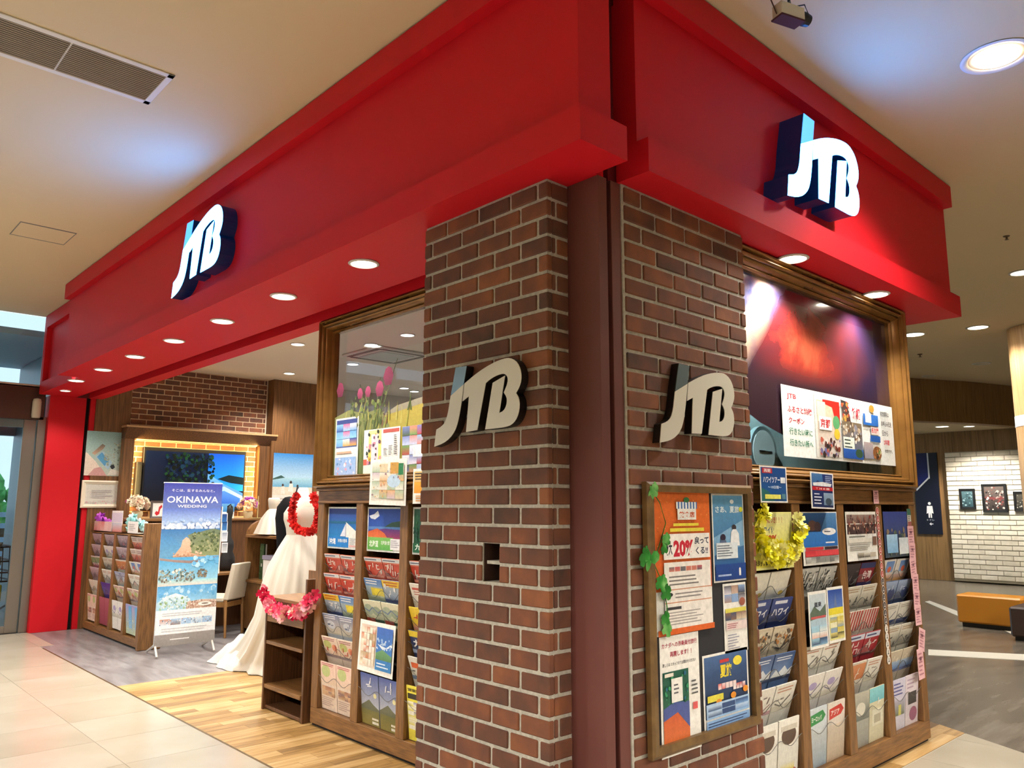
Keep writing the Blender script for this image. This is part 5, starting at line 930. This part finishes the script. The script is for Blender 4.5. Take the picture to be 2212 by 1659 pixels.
def card(px0, py0, px1, py1, x, ops, label, base='f0eeea', fr=None, name='card', cat='card'):
    a, b = PB(px0, py0, x), PB(px1, py1, x); t = thing(name, label, cat, (x, a.y, b.z)); w, h = b.y - a.y, a.z - b.z
    put_B('face', Sheet(w, h, base, .004).draw(ops), x, a.y, b.z, t)
    if fr: frame_ring(t, 'B', x, a.y - .02, b.y + .02, b.z - .001, a.z + .02, [(0, .022, .012, .008)], fr)
    MB().add([(x - .005, a.y + w * .4, b.z + h * .6), (x - .005, a.y + w * .6, b.z + h * .6), (x - .09, a.y + w * .6, b.z), (x - .09, a.y + w * .4, b.z)], [(0, 1, 2, 3)]).build('stand', WHITE, t); return t
card(330, 1085, 356, 1119, -10.5, [('p', [(.2, .3), (.35, .15), (.55, .25), (.6, .55), (.75, .7), (.7, .85), (.5, .7), (.45, .4), (.3, .45)], 'c82a34')], 'framed white card with red swoosh on the counter', fr=mat('grey_frame', '5a5250', .5))
card(480, 1088, 505, 1120, -10.5, [('r', 0, .45, 1, 1, '3a8ad0', '6ab0e6'), ('r', 0, .3, 1, .45, 'e6eef0')], 'blue sea photo card on the counter behind the banner')
gf = thing('card_holder', 'gold wire card holder on the counter', 'stand', tuple(PB(556, 1120, -10.46)))
p0 = PB(556, 1119, -10.46); MB().tube([p0, p0 + Vector((0, 0, .3))], .006, 6).build('post', mat('gold_wire', 'e6d79a', .3, .5), gf); MB().box(p0.x - .04, p0.x + .04, p0.y - .1, p0.y + .1, 1.345, 1.352).build('base', MATS['gold_wire'], gf)
# ---- wall pictures
poster_B('canvas_picture', (189, 930), (263, 1029), XW + .022, [('r', 0, 0, 1, 1, 'bcc7bb', '8fbcc0'), ('p', [(0, 0), (.55, 0), (.3, .3), (.02, .52), (0, .5)], 'e2cfc2', 'ecdccf'), ('p', [(.1, 0), (.6, .0), (.42, .2), (.25, .16)], 'c99a98'), ('p', [(.26, .42), (.44, .56), (.72, .3), (.62, .14)], 'a6c4d8'), ('p', [(.3, .42), (.42, .53), (.62, .34), (.52, .22)], '5aa0d0'), ('p', [(.66, .22), (.74, .28), (.8, .2), (.72, .14)], '1d2430'), ('p', [(.16, .5), (.42, .72), (.5, .68), (.44, .6), (.24, .46)], 'caa890', '6a6a60'), ('b', 4, .5, .25, .95, .75, 22, .05, ['8fa090', 'b6c2b4', '7f9488', 'a8b4a6']), ('p', [(.6, .02), (.96, .02), (.98, .1), (.7, .16)], 'd8d4cc')], 'aerial beach resort canvas on the wood panel wall', 'picture')
cf = thing('certificate', 'white framed certificate below the beach canvas', 'certificate', tuple(PB(220, 1068, XW + .03)))
a, b = PB(178, 1037, XW + .022), PB(262, 1097, XW + .022); put_B('certificate_paper', Sheet(b.y - a.y - .06, a.z - b.z - .06, 'd9d6cc').draw([('r', .08, .12, .92, .88, 'd2d0c8'), ('b', 3, .06, .08, .94, .2, 8, .05, ['d8b0b4', 'c9c4bc']), ('l', .2, .3, .8, .7, 5, 'b4aeb0')]), XW + .024, a.y + .03, b.z + .03, cf)
frame_ring(cf, 'B', XW + .022, a.y, b.y, b.z, a.z, [(0, .02, .012, .02), (.02, .045, .016, .008)], mat('certificate_frame', 'e8dfca', .5))
poster_B('poster', (592, 978), (672, 1105), XW + .203, [('r', 0, .5, 1, 1, 'bcdcec', '2f86d0'), ('r', 0, .4, 1, .58, '5aa0c8', 'a8d0e0'), ('p', [(0, .56), (.2, .62), (.3, .58), (0, .54)], '3a5a5a'), ('r', 0, 0, 1, .42, 'd6cfc4', 'd8d0be'), ('e', .45, .5, .03, .03, '3a2a2a'), ('p', [(.38, .34), (.42, .48), (.5, .48), (.52, .34)], 'e6e0da'), ('e', .62, .44, .025, .025, '3a2a2a'), ('p', [(.57, .3), (.6, .42), (.66, .42), (.68, .3)], '3a3c48'), ('e', .25, .45, .025, .025, '4a3a34'), ('p', [(.2, .3), (.22, .43), (.29, .43), (.31, .3)], 'e2dcd4'), ('r', 0, 0, 1, .28, 'dcdad4'), ('l', .08, .05, .9, .24, 4, 'a8a29c')], 'beach wedding poster on the wooden pilaster')
# ---- low rack by the red pier
rk0 = thing('brochure_rack', 'low brown brochure rack beside the red pier', 'rack', (-10.04, 3.0, 0))
rack(rk0, 'A', 3.0, -11.06, 4, .485, .075, 1.20, ZR[:-1], .10, depth=.22, cap=False, rail=.018)
MB().box(-9.045, -8.985, 2.985, 3.22, .0, 1.32).build('end_panel', WOODV, rk0, bevel=.005)
MB().box(-11.06, -9.045, 3.19, 3.22, 1.2, 1.27).build('back_rail', WOODV, rk0, bevel=.003)
r0 = [['mauve', 'mauve', 'greenpink', 'mauve', 'cream', 'pinkfull'], ['mauve', 'whitepurple', 'greywhite', 'white', 'purple', 'redbook'], ['mauve', 'mauve', 'orangephoto', 'bluepale', 'pinkmap', 'whitepurple'], ['redphoto', 'redphoto', 'whiteorange', 'white', 'pinkmap', 'skyblue']]
for i, c_ in enumerate(r0):
    a = -11.06 + .075 + i * .485
    for j, k in enumerate(c_):
        for q in range(2):
            brochure('A', 3.0, a + .004 + q * .203, ZR[j] - .006, .196, k, '%s brochure, %s, %s column of low rack by red pier, %s' % (COLN[k], RW[j], ORD[i], ('left', 'right')[q]), j == 5, 'brochures in the low rack', dep=.008)
        if j < 5: pocket(rk0, 'A', 3.0, a, a + .41, ZR[j] - .006)
def stand_card(tl, br, ops, label, base='efe9e6', y=3.06):
    a, b = PA(*tl, y), PA(*br, y); t = thing('card_stand', label, 'card', (a.x, y, 1.2)); z0 = 1.2
    put_A('face', Sheet(b.x - a.x, a.z - z0, base, .004).draw(ops), a.x, y, z0, t)
    MB().box(a.x + .01, b.x - .01, y + .004, y + .07, z0, z0 + .006).build('foot', WHITE, t); return t
stand_card((243, 1103), (263, 1141), [('r', 0, .45, 1, .9, 'd8cfe2'), ('r', 0, 0, 1, .42, 'd88a80', 'c9d2e0')], 'tall pale card standing on the low rack')
stand_card((197, 1125), (241, 1141), [('x', 3, 0, 0, 1, 1, 6, 1, ['e6a8a8', 'f0d0cc', 'd87a7a', 'eac4c0'])], 'row of pink cards standing on the low rack', y=3.05)
stand_card((277, 1126), (297, 1147), [('l', .15, .2, .85, .8, 4, 'a8a6a2')], 'white card standing on low rack near its end panel', y=3.04)
bx_ = PA(268, 1130, 3.1); t = thing('basket', 'brown basket standing on the low rack', 'basket', (bx_.x, 3.1, 1.2)); MB().box(bx_.x - .12, bx_.x + .12, 3.06, 3.17, 1.2, 1.29).build('body', mat('basket_brown', '8a5a34', .7), t, bevel=.01); MB().tube([(bx_.x - .1, 3.11, 1.28), (bx_.x - .06, 3.11, 1.36), (bx_.x + .06, 3.11, 1.36), (bx_.x + .1, 3.11, 1.28)], .008, 6).build('handle', MATS['basket_brown'], t)
e_ = PA(200, 1130, 3.12); t = thing('easel', 'small white folding easel on the low rack', 'easel', (e_.x, 3.12, 1.2)); 
for q in (-1, 1): MB().tube([(e_.x + .1 + q * .1, 3.12, 1.2), (e_.x + .1, 3.14, 1.43)], .012, 6).build('leg', mat('easel_white', 'd9d2c8', .5), t)
MB().box(e_.x + .04, e_.x + .16, 3.115, 3.13, 1.28, 1.3).build('crossbar', MATS['easel_white'], t)
def fluff(label, px, py, m, w, y=3.12):
    p = PA(px, py, y); lei('flower_lei', label, [Vector((p.x - w + 2 * w * i / 8, y + .03 * math.sin(i), 1.27 + .10 * math.sin(math.pi * i / 8))) for i in range(9)], 30, .05, m, .035)
fluff('purple flower lei heaped on the low rack', 224, 1118, PUR, .17); fluff('aqua flower lei heaped on the low rack by its end', 295, 1118, CYA, .22)
# ---- banner stand
bs = thing('banner_stand', 'tall OKINAWA WEDDING banner on a stand', 'banner', (-8.58, 3.31, 0))
ban = [('r', 0, .53, 1, 1, '8fb4e4', '4348aa'), ('r', 0, .74, 1, .84, 'a9c6ec', '5f78cc'), ('t', 'そこは、愛するみんなと。', .13, .945, .74, .018, 'e6eaf8', .01), ('t', 'OKINAWA', .06, .875, .88, .042, 'f7f8fc', .015), ('t', 'WEDDING', .24, .845, .5, .018, 'f0f2fa', .015), ('b', 6, 0, .715, 1, .745, 30, .055, ['dfe8f4', 'c9daf0', 'f2f5fa', 'b6cdec']), ('b', 16, 0, .75, 1, .775, 8, .05, ['9fbfea', 'b6cdee']), ('r', 0, .53, 1, .71, '7fb4d4', '3f7ab8'), ('p', [(0, .53), (.4, .53), (.36, .60), (.2, .66), (0, .68)], '6aa4cc', '4a8ac4'),
       ('p', [(.2, .53), (.8, .53), (.62, .60), (.52, .64), (.42, .66), (.36, .64), (.34, .60)], 'd2a88c', 'd9bfa8'), ('p', [(.52, .56), (.7, .54), (1, .54), (1, .70), (.9, .71), (.8, .705), (.7, .695), (.6, .685), (.5, .68), (.44, .67), (.5, .63)], '8f9a70', '6f8068'), ('b', 8, .5, .57, .99, .69, 46, .035, ['66764a', '9aa276', '55663f', '86926a', 'a8aa86', '4c5c44']), ('b', 9, .22, .535, .7, .57, 12, .03, ['c99c80', 'dcc0a8', 'b98e74']),
       ('r', 0, .36, 1, .535, '9fd2e6', '4aa6de'), ('p', [(0, .535), (.25, .52), (.5, .512), (.75, .52), (1, .535), (.75, .505), (.5, .495), (.25, .505), (0, .52)], '8f7a7a', 'a89490'), ('r', 0, .36, 1, .395, 'e2d8d0', '9fd8e0'), ('b', 5, .02, .385, .6, .46, 46, .035, ['6a7a74', 'a6b4ac', '4a5a54', 'd8dedb', '8a9890', '7a6a60']), ('b', 14, .65, .41, .8, .455, 16, .03, ['6f6658', '857a68', '5a5248', '978c78']), ('b', 3, .55, .48, 1, .53, 10, .06, ['7cc0ea', '6ab4e6', 'b4def2']),
       ('r', 0, .21, 1, .36, 'a4d8ee', '4f9ed8'), ('b', 2, 0, .3, 1, .35, 14, .06, ['7cbce6', 'b4d8ee', '62aade']), ('p', [(0, .26), (.15, .30), (.3, .315), (.42, .30), (.55, .275), (.55, .21), (0, .21)], '9ccbe0', 'dcecf2'), ('b', 12, .05, .22, .5, .29, 30, .03, ['c8dfe6', '8fb4c0', 'a6c49a', 'e8eff0', '7fa06a']), ('p', [(.48, .21), (1, .21), (1, .262), (.75, .268), (.5, .258)], 'b99682', 'd0b8a8'), ('b', 13, .5, .215, 1, .262, 30, .025, ['a67e6a', 'e4d8cc', '8a6a5c', 'd2bcae']), ('e', .8, .24, .12, .012, 'f0eee8'), ('e', .8, .241, .06, .005, '8a7a70'),
       ('r', 0, .07, 1, .215, 'eef1f3'), ('x', 7, .06, .12, .94, .165, 5, 1, ['a8c8e6', 'c98a70', 'd6e4f0', '8a7a78', '9fbfe4']), ('b', 21, .07, .125, .93, .16, 24, .02, ['d6e2ee', '7a8aa0', 'b48a78', 'eef0f2']), ('l', .1, .175, .8, .2, 2, 'c2c6cc'), ('l', .1, .08, .9, .11, 2, 'c9ccd0'), ('r', 0, 0, 1, .07, '8f8a86', '9a9490'), ('l', .25, .03, .75, .045, 1, 'e6e4e2')]
put_B('banner', Sheet(.62, 1.655, 'eef1f3', .002).draw(ban), -8.57, 3.0, .09, bs)
for q in (3.02, 3.60): MB().tube([(-8.58, q, .11), (-8.42, q - .03, .012)], .012, 8).build('foot', ALU, bs); MB().tube([(-8.58, q, .11), (-8.85, q + .02, .012)], .012, 8).build('foot', ALU, bs)
MB().tube([(-8.585, 3.0, .1), (-8.585, 3.62, .1)], .012, 8).build('bottom_bar', ALU, bs); MB().tube([(-8.585, 3.31, .1), (-8.6, 3.31, 1.74)], .01, 8).build('pole', ALU, bs); MB().tube([(-8.585, 3.0, 1.745), (-8.585, 3.62, 1.745)], .008, 8).build('top_bar', ALU, bs)
# ---- photo strip and instrument case by the banner
pst = thing('photo_strip', 'hanging strip of blue photos behind the banner edge', 'photos', tuple(PB(488, 1140, -9.6)))
for i, (py, c1, c2) in enumerate(((1112, '2a6ab0', '123a7a'), (1130, '3a7ab8', '1a4a8a'), (1152, 'd8dce4', '8a94a8'), (1176, 'c9ccd0', '8a9098'))):
    p = PB(479, py, -9.6); put_B('photo', Sheet(.075, .12, 'e9ebee').draw([('r', .1, .1, .9, .9, c1, c2)]), -9.6, p.y, p.z - .1, pst)
MB().box(-9.61, -9.605, PB(479, 1112, -9.6).y, PB(479, 1112, -9.6).y + .012, .7, 1.5).build('cord', WHITE, pst)
cs = PB(490, 1228, -9.95)
case = thing('instrument_case', 'black long-necked instrument case standing on the desk', 'case', (-9.95, cs.y, .70))
MB().lathe([(.001, 0), (.085, 0), (.10, .06), (.098, .16), (.065, .24), (.075, .30), (.07, .36), (.034, .42), (.03, .66), (.042, .72), (.038, .80), (.001, .82)], 18, (-9.95, cs.y, .70), .5, 1.0).build('body', mat('case_black', '17171a', .6), case, smooth=True)
MB().tube([(-9.9, cs.y, 1.49), (-9.87, cs.y - .03, 1.53), (-9.92, cs.y - .05, 1.5)], .008, 6).build('handle', MATS['case_black'], case)
dk = thing('desk', 'brown desk behind the chair and banner', 'desk', (-10.0, 3.9, 0))
MB().box(-10.25, -9.72, 3.25, 4.75, .665, .70).build('top', WOODY, dk, bevel=.004)
MB().box(-10.22, -10.18, 3.3, 4.7, 0, .665).build('modesty_panel', WOODD, dk)
for y in (3.28, 4.72): MB().box(-10.22, -9.76, y - .02, y + .02, 0, .665).build('leg', WOODD, dk)
mn = thing('computer_monitor', 'black monitor on the desk beside the low rack', 'monitor', tuple(PB(338, 1200, -9.95)))
p = PB(338, 1200, -9.95); MB().box(-9.98, -9.95, p.y - .12, p.y + .3, .84, 1.2).build('screen', BLACK, mn, bevel=.004); MB().box(-9.98, -9.95, p.y + .06, p.y + .12, .72, .84).build('neck', BLACK, mn); MB().box(-10.03, -9.87, p.y, p.y + .2, .70, .72).build('foot', BLACK, mn)
# ---- chair seen from behind
ch = thing('chair', 'beige upholstered chair with light wooden legs', 'chair', (-9.33, 4.16, 0), math.atan2(.31, -.23))
UP = mat('beige_upholstery', 'd3c8b4', .8); CW = ramp_mat('chair_wood', ['8a6238', 'a37a48'], (8, 8, 1), 4, 3, .45)
# local x runs along the back, local y points to the seat
MB().add([(-.20, -.03, .42), (.20, -.03, .42), (.20, .03, .42), (-.20, .03, .42), (-.19, -.10, .84), (.19, -.10, .84), (.19, -.05, .84), (-.19, -.05, .84)], [(3, 2, 1, 0), (4, 5, 6, 7), (0, 1, 5, 4), (1, 2, 6, 5), (2, 3, 7, 6), (3, 0, 4, 7)]).build('backrest', UP, ch, local=True, bevel=.012)
MB().box(-.21, .21, .02, .42, .40, .46).build('seat', UP, ch, local=True, bevel=.015); MB().box(-.2, .2, -.01, .4, .34, .40).build('apron', CW, ch, local=True, bevel=.005)
for sx in (-1, 1): MB().tube([(sx * .19, -.02, 0), (sx * .19, .0, .42)], [.014, .02], 8).build('leg', CW, ch, local=True); MB().tube([(sx * .19, .39, 0), (sx * .19, .38, .40)], [.014, .02], 8).build('leg', CW, ch, local=True)
# ---- arched display shelf with small dress
AS = 4.34
sf = thing('display_shelf', 'brown display shelf with an arched side panel', 'shelf', (-8.6, AS, 0))
ar = [(AS, 0), (AS, 1.15)] + [(AS + .22 - .22 * math.cos(a * math.pi / 8), 1.15 + .19 * math.sin(a * math.pi / 8)) for a in range(1, 8)] + [(AS + .44, 1.15), (AS + .44, 0)]
MB().prism(ar, 0, -9.50, -9.44).build('side_panel', WOODV, sf); MB().prism(ar, 0, -7.66, -7.60).build('side_panel', WOODV, sf)
MB().box(-9.44, -7.66, AS + .41, AS + .44, 0, 1.33).build('back_panel', WOODD, sf)
for z in (1.13, .60): MB().box(-9.44, -7.66, AS - .03, AS + .41, z, z + .035).build('shelf_board', WOOD, sf, bevel=.006)
for a in range(3): MB().box(-9.43 + a * .59, -8.86 + a * .59, AS, AS + .02, .06, .595).build('door', WOODV, sf, bevel=.003)
MB().box(-9.44, -7.66, AS + .02, AS + .41, 0, .06).build('plinth', SLOT, sf)
def skirt(prof, n=40, folds=14, amp=.05, c=(0, 0, 0)):
    b = MB(); rings = []
    for (cx, cy, rx, ry, z, am) in prof:
        rings.append([(c[0] + cx + rx * (1 + am * (math.cos(folds * a * 2 * math.pi / n) + .7 * math.cos(folds * .62 * a * 2 * math.pi / n + 1.3))) * math.cos(2 * math.pi * a / n), c[1] + cy + ry * (1 + am * (math.cos(folds * a * 2 * math.pi / n) + .7 * math.cos(folds * .62 * a * 2 * math.pi / n + 1.3))) * math.sin(2 * math.pi * a / n), c[2] + z) for a in range(n)])
    fs = [(i * n + k, i * n + (k + 1) % n, (i + 1) * n + (k + 1) % n, (i + 1) * n + k) for i in range(len(rings) - 1) for k in range(n)]
    return b.add([v for r in rings for v in r], fs)
md_ = PA(588, 1160, AS + .1); mdx = md_.x
md = thing('small_dress', 'small white dress with scalloped hem on the display shelf', 'dress', (mdx, AS + .1, 1.165))
skirt([(0, 0, .32, .17, .015, .06), (0, 0, .28, .15, .08, .05), (0, 0, .20, .12, .19, .04), (0, 0, .11, .07, .28, .02), (0, 0, .07, .05, .31, .0)], folds=12, n=60, c=(mdx, AS + .1, 1.165)).build('skirt', CLOTH, md, smooth=True)
skirt([(0, 0, .07, .05, .31, 0), (0, 0, .085, .055, .36, 0), (0, 0, .10, .06, .42, 0), (0, 0, .09, .05, .44, 0), (0, 0, .001, .001, .44, 0)], c=(mdx, AS + .1, 1.165)).build('bodice', CLOTH, md, smooth=True)
b1 = PA(563, 1250, AS + .1); t = thing('book', 'green photo book standing on the display shelf', 'book', (b1.x, AS + .1, .635)); put_A('cover', Sheet(.10, .42, '3f5a3a', .02).draw([('r', .05, .05, .95, .95, '2f4a2c', '54704a'), ('e', .5, .4, .15, .05, 'e6e9e4'), ('b', 3, .1, .1, .9, .9, 10, .15, ['3a5a34', '22381f', '6a8458'])]), b1.x - .05, AS + .1, .635, t); MB().box(b1.x - .05, b1.x + .05, AS + .121, AS + .14, .635, 1.05).build('pages', WHITE, t)
b2 = PA(582, 1240, AS + .08); t = thing('box', 'white box with grey lid on the display shelf', 'box', (b2.x, AS + .08, .635)); MB().box(b2.x - .1, b2.x + .14, AS + .04, AS + .2, .635, .88).build('body', WHITE, t, bevel=.004); MB().box(b2.x - .11, b2.x + .15, AS + .03, AS + .21, .88, .93).build('lid', mat('lilac_lid', '8f8aa0', .5), t, bevel=.004)
# ---- wedding dress on a form, train on the floor
DX, DY = -6.94, 3.72
wdn = thing('wedding_dress', 'long white wedding dress with train on a dress form', 'dress', (DX, DY, 0))
T = [(-.42, -.02, .75, .38, .008, .07), (-.41, -.02, .74, .37, .03, .09), (-.40, -.01, .69, .36, .06, .05), (-.36, 0, .64, .36, .10, .08), (-.29, 0, .57, .35, .18, .05), (-.16, 0, .45, .35, .32, .05), (-.06, 0, .375, .33, .50, .05), (-.02, 0, .35, .31, .75, .045), (-.01, 0, .31, .26, .95, .04), (0, 0, .22, .19, 1.12, .03), (0, 0, .155, .13, 1.24, .0)]
skirt(T, n=84, folds=21, c=(DX, DY, 0)).build('skirt', TULLE, wdn, smooth=True)
skirt([(0, 0, .155, .13, 1.24, 0), (0, 0, .17, .135, 1.30, 0), (0, -.01, .19, .15, 1.38, 0), (0, -.01, .195, .15, 1.44, 0), (0, 0, .17, .12, 1.50, 0)], n=32, c=(DX, DY, 0)).build('bodice', CLOTH, wdn, smooth=True)
skirt([(0, 0, .165, .11, 1.49, 0), (0, 0, .165, .09, 1.55, 0), (0, 0, .13, .07, 1.585, 0), (0, 0, .065, .055, 1.60, 0), (0, 0, .055, .05, 1.66, 0), (0, 0, .04, .04, 1.68, 0), (0, 0, .001, .001, 1.68, 0)], n=28, c=(DX, DY, 0)).build('dress_form', mat('form_cloth', 'e9dfcf', .8), wdn, smooth=True)
# crumpled end of the train lying on the floor
from mathutils import noise as mnoise
tc_ = (-7.62, 3.62); nr, na = 16, 56; v = [(tc_[0], tc_[1], .30)]
for i in range(1, nr + 1):
    for k in range(na):
        q = i / nr; a = 2 * math.pi * k / na; R = q * (1 + .10 * math.sin(5 * a + 1) + .06 * math.sin(11 * a)); x, y = tc_[0] + .50 * R * math.cos(a), tc_[1] + .36 * R * math.sin(a)
        h = (1 - q) ** .8 * .30 + .075 * (1 - q * .6) * (mnoise.noise(Vector((x * 6, y * 6, 1.3))) + .6 * mnoise.noise(Vector((x * 14, y * 14, 4.1)))); v.append((x, y, max(.004, h) if q < 1 else .003))
MB().add(v, [(0, 1 + k, 1 + (k + 1) % na) for k in range(na)] + [(1 + (i - 1) * na + k, 1 + i * na + k, 1 + i * na + (k + 1) % na, 1 + (i - 1) * na + (k + 1) % na) for i in range(1, nr) for k in range(na)]).build('train', TULLE, wdn, smooth=True)
BFY = DY + .36; BFX = PA(624, 1110, BFY).x
bf = thing('dress_form', 'black sleeveless garment on a form behind the wedding dress', 'dress form', (BFX, BFY, 0))
skirt([(0, 0, .15, .09, 1.0, 0), (0, 0, .16, .1, 1.15, 0), (0, 0, .2, .12, 1.38, 0), (0, 0, .2, .1, 1.5, 0), (0, 0, .1, .06, 1.58, 0), (0, 0, .05, .05, 1.6, 0), (0, 0, .001, .001, 1.61, 0)], n=28, c=(BFX, BFY, 0)).build('garment', mat('black_cloth', '0c0c10', .9, spec=.15), bf, smooth=True)
MB().tube([(BFX, BFY, .02), (BFX, BFY, 1.02)], .02, 8).build('pole', STEEL, bf); MB().lathe([(.18, 0), (.18, .015), (.03, .03)], 20, (BFX, BFY, 0)).build('base', STEEL, bf)
# ---- open shelf stand in front of the dress
os_ = thing('shelf_stand', 'dark brown open shelf stand beside the brochure rack', 'shelf', (-5.56, 2.87, 0))
DS = 3.22
def sb_(n, x0, x1, y0, y1, z0, z1, m=WOODD): MB().box(x0, x1, y0, y1, z0, z1).build(n, m, os_, bevel=.002)
sb_('side_panel', -5.86, -5.84, 2.87, DS, 0, .80); sb_('side_panel', -5.285, -5.26, 2.885, DS, 0, .985); sb_('back_panel', -5.86, -5.26, DS, DS + .02, 0, 1.0, WOODV); sb_('counter_top', -5.87, -5.285, 2.86, DS, .80, .825, WOOD)
sb_('apron', -5.84, -5.285, 2.875, 2.895, .64, .80, WOOD); sb_('shelf_board', -5.84, -5.285, 2.875, DS, .475, .50, WOOD); sb_('shelf_board', -5.84, -5.285, 2.875, DS, .155, .185, WOOD); sb_('shelf_board', -5.84, -5.285, 2.89, DS, .01, .03, WOODD)
pp = thing('paper', 'white paper lying on the open shelf stand', 'paper', (-5.42, 3.0, .826)); MB().box(-5.55, -5.33, 3.0, 3.18, .826, .832).build('sheet', WHITE, pp)

# ================================================================== CORRIDOR AT RIGHT
OR = mat('orange_leather', 'cf8a26', .42)
bo = thing('bench', 'orange leather bench block in the corridor', 'bench', (-3.4, 11.7, 0))
MB().box(-3.84, -3.09, 11.45, 11.9, .05, .40).build('seat', OR, bo, bevel=.02); MB().box(-3.80, -3.12, 11.5, 11.86, -.005, .05).build('plinth', BLACK, bo)
bd = thing('bench', 'dark brown leather bench block cut by the right edge', 'bench', (-2.5, 10.9, 0))
MB().box(-3.03, -1.6, 10.7, 11.3, .04, .375).build('seat', mat('dark_leather', '3c2c28', .5), bd, bevel=.02); MB().box(-3.0, -1.64, 10.75, 11.25, -.005, .04).build('plinth', BLACK, bd)
ts = thing('restroom_sign', 'tall navy sign with white man symbol on oak wall', 'sign', (-6.62, 18.33, .95))
a, b = PA(1968, 980, 18.33), PA(2012, 1154, 18.33)
put_A('panel', Sheet(.50, a.z - b.z, '0c1226', .03).draw([('p', [(0, .55), (.6, .70), (.66, 1), (0, 1)], '16247a', '0c1650'), ('p', [(.08, .53), (.62, .68), (.66, .68), (.66, 1), (.60, 1), (.60, .70), (.08, .555)], 'd6dce8'), ('e', .56, .375, .06, .018, 'f0f2f4'), ('p', [(.42, .25), (.45, .345), (.67, .345), (.70, .25), (.63, .26), (.63, .2), (.58, .2), (.56, .26), (.54, .2), (.49, .2), (.49, .26)], 'f0f2f4'), ('r', .49, .2, .545, .28, 'f0f2f4'), ('r', .575, .2, .63, .28, 'f0f2f4'), ('t', 'トイレ', .42, .165, .3, .018, 'dfe4ea', .01), ('p', [(.5, .125), (.58, .145), (.58, .13), (.66, .13), (.66, .12), (.58, .12), (.58, .105)], 'f0f2f4')]), a.x + .02, 18.33, b.z, ts)
def wall_pic(tl, br, ops, label):
    a, b = PA(*tl, 18.19), PA(*br, 18.19); t = thing('wall_picture', label, 'picture', (a.x, 18.2, b.z)); w, h = b.x - a.x, a.z - b.z
    put_A('photo', Sheet(w - .06, h - .06, '2a2a2a', .004).draw(ops), a.x + .03, 18.19, b.z + .03, t); frame_ring(t, 'A', 18.195, a.x, b.x, b.z, a.z, [(0, .045, .02, .015)], BLACK)
wall_pic((2071, 1056), (2109, 1100), [('r', 0, 0, 1, 1, '2a464e', '55747a'), ('b', 3, .1, .1, .9, .9, 12, .12, ['6f949a', '1c3238', '9ab4b8', '34545a'])], 'small black framed teal photo on white brick wall')
wall_pic((2119, 1046), (2178, 1107), [('r', 0, 0, 1, 1, '2a2422', '6a605a'), ('r', 0, .45, 1, .55, '7a3a3a'), ('b', 5, .05, .05, .95, .95, 26, .09, ['b9b0a8', '1c1816', '6a5a54', '8a4a44', 'd8d0c8'])], 'large black framed street photo on white brick wall')
wall_pic((2188, 1062), (2225, 1105), [('r', 0, 0, 1, 1, '1f1f1c', '5a564c'), ('b', 7, .05, .05, .95, .95, 8, .12, ['d8d4c8', '2a2a26', '7a766c'])], 'framed photo on white brick partly behind the column')

# ================================================================== OUTSIDE THE GLASS DOOR
LV = ramp_mat('hedge_green', ['2f7a3a', '4fae58', '7fd088'], nscale=5, rough=.8)
tr = thing('tree', 'green tree outside beyond the glass door', 'tree', (-24, 4.0, 0))
b = MB(); rr_ = random.Random(5)
for i in range(70): b.ball((-24 + rr_.uniform(-1.2, 1.2), 4.6 + rr_.uniform(-2.2, 1.6), 1.5 + rr_.uniform(-.5, .55)), rr_.uniform(.2, .4), n=7, m=5)
b.build('foliage', LV, tr, kind='stuff'); MB().tube([(-24, 4.4, 0), (-24, 4.5, 1.4)], .12, 8).build('trunk', mat('bark', '5a4a3a', .9), tr)
rl = thing('railing', 'pale blue metal railing outside the glass door', 'railing', (-17, 2.5, 0))
for z in (.35, .6, .85, 1.1, 1.3): MB().box(-17.03, -17, 0, 5, z, z + .09).build('rail', mat('rail_blue', '8fb0cc', .4), rl)
for y in (.3, 1.8, 3.3, 4.8): MB().box(-17.05, -17, y, y + .07, 0, 1.4).build('post', MATS['rail_blue'], rl)
ct = thing('shopping_cart', 'black wire shopping cart outside the glass door', 'cart', (-12.1, 2.2, 0))
cx0, cy0 = -12.0, 2.15
for z in (.55, .66, .80, .98): MB().tube([(cx0, cy0 - .35, z), (cx0, cy0 + .28, z), (cx0 - .7, cy0 + .22, z), (cx0 - .7, cy0 - .3, z), (cx0, cy0 - .35, z)], .012, 6).build('basket_rail', BLACK, ct)
for k in range(9):
    y = cy0 - .33 + .6 * k / 8; MB().tube([(cx0 - .02, y, .55), (cx0, y - .02, .98)], .007, 5).build('basket_wire', BLACK, ct)
for q in (-.3, .22): MB().tube([(cx0, cy0 + q, .1), (cx0 - .1, cy0 + q, .5), (cx0 + .08, cy0 + q, 1.05)], .015, 6).build('frame_tube', BLACK, ct); MB().tube([(cx0 - .75, cy0 + q, .1), (cx0 - .1, cy0 + q, .25), (cx0, cy0 + q, .5)], .015, 6).build('frame_tube', BLACK, ct)
MB().box(cx0 - .2, cx0 - .1, cy0 - .25, cy0 + .15, .28, .5).build('child_seat', mat('cart_yellow', 'cdb92a', .5), ct, bevel=.01)
for dx in (0, -.72):
    for q in (-.3, .22): MB().tube([(cx0 + dx, cy0 + q - .015, .06), (cx0 + dx, cy0 + q + .015, .06)], .06, 14).build('wheel', BLACK, ct)
# lenses, strip diffuser and screen glow are seen but lit for by their own lamps: no need to sample their faces as lights
for nm in ('lamp_lens', 'screen', 'led_warm', 'sign_tip', 'sign_side'): MATS[nm].cycles.emission_sampling = 'NONE'
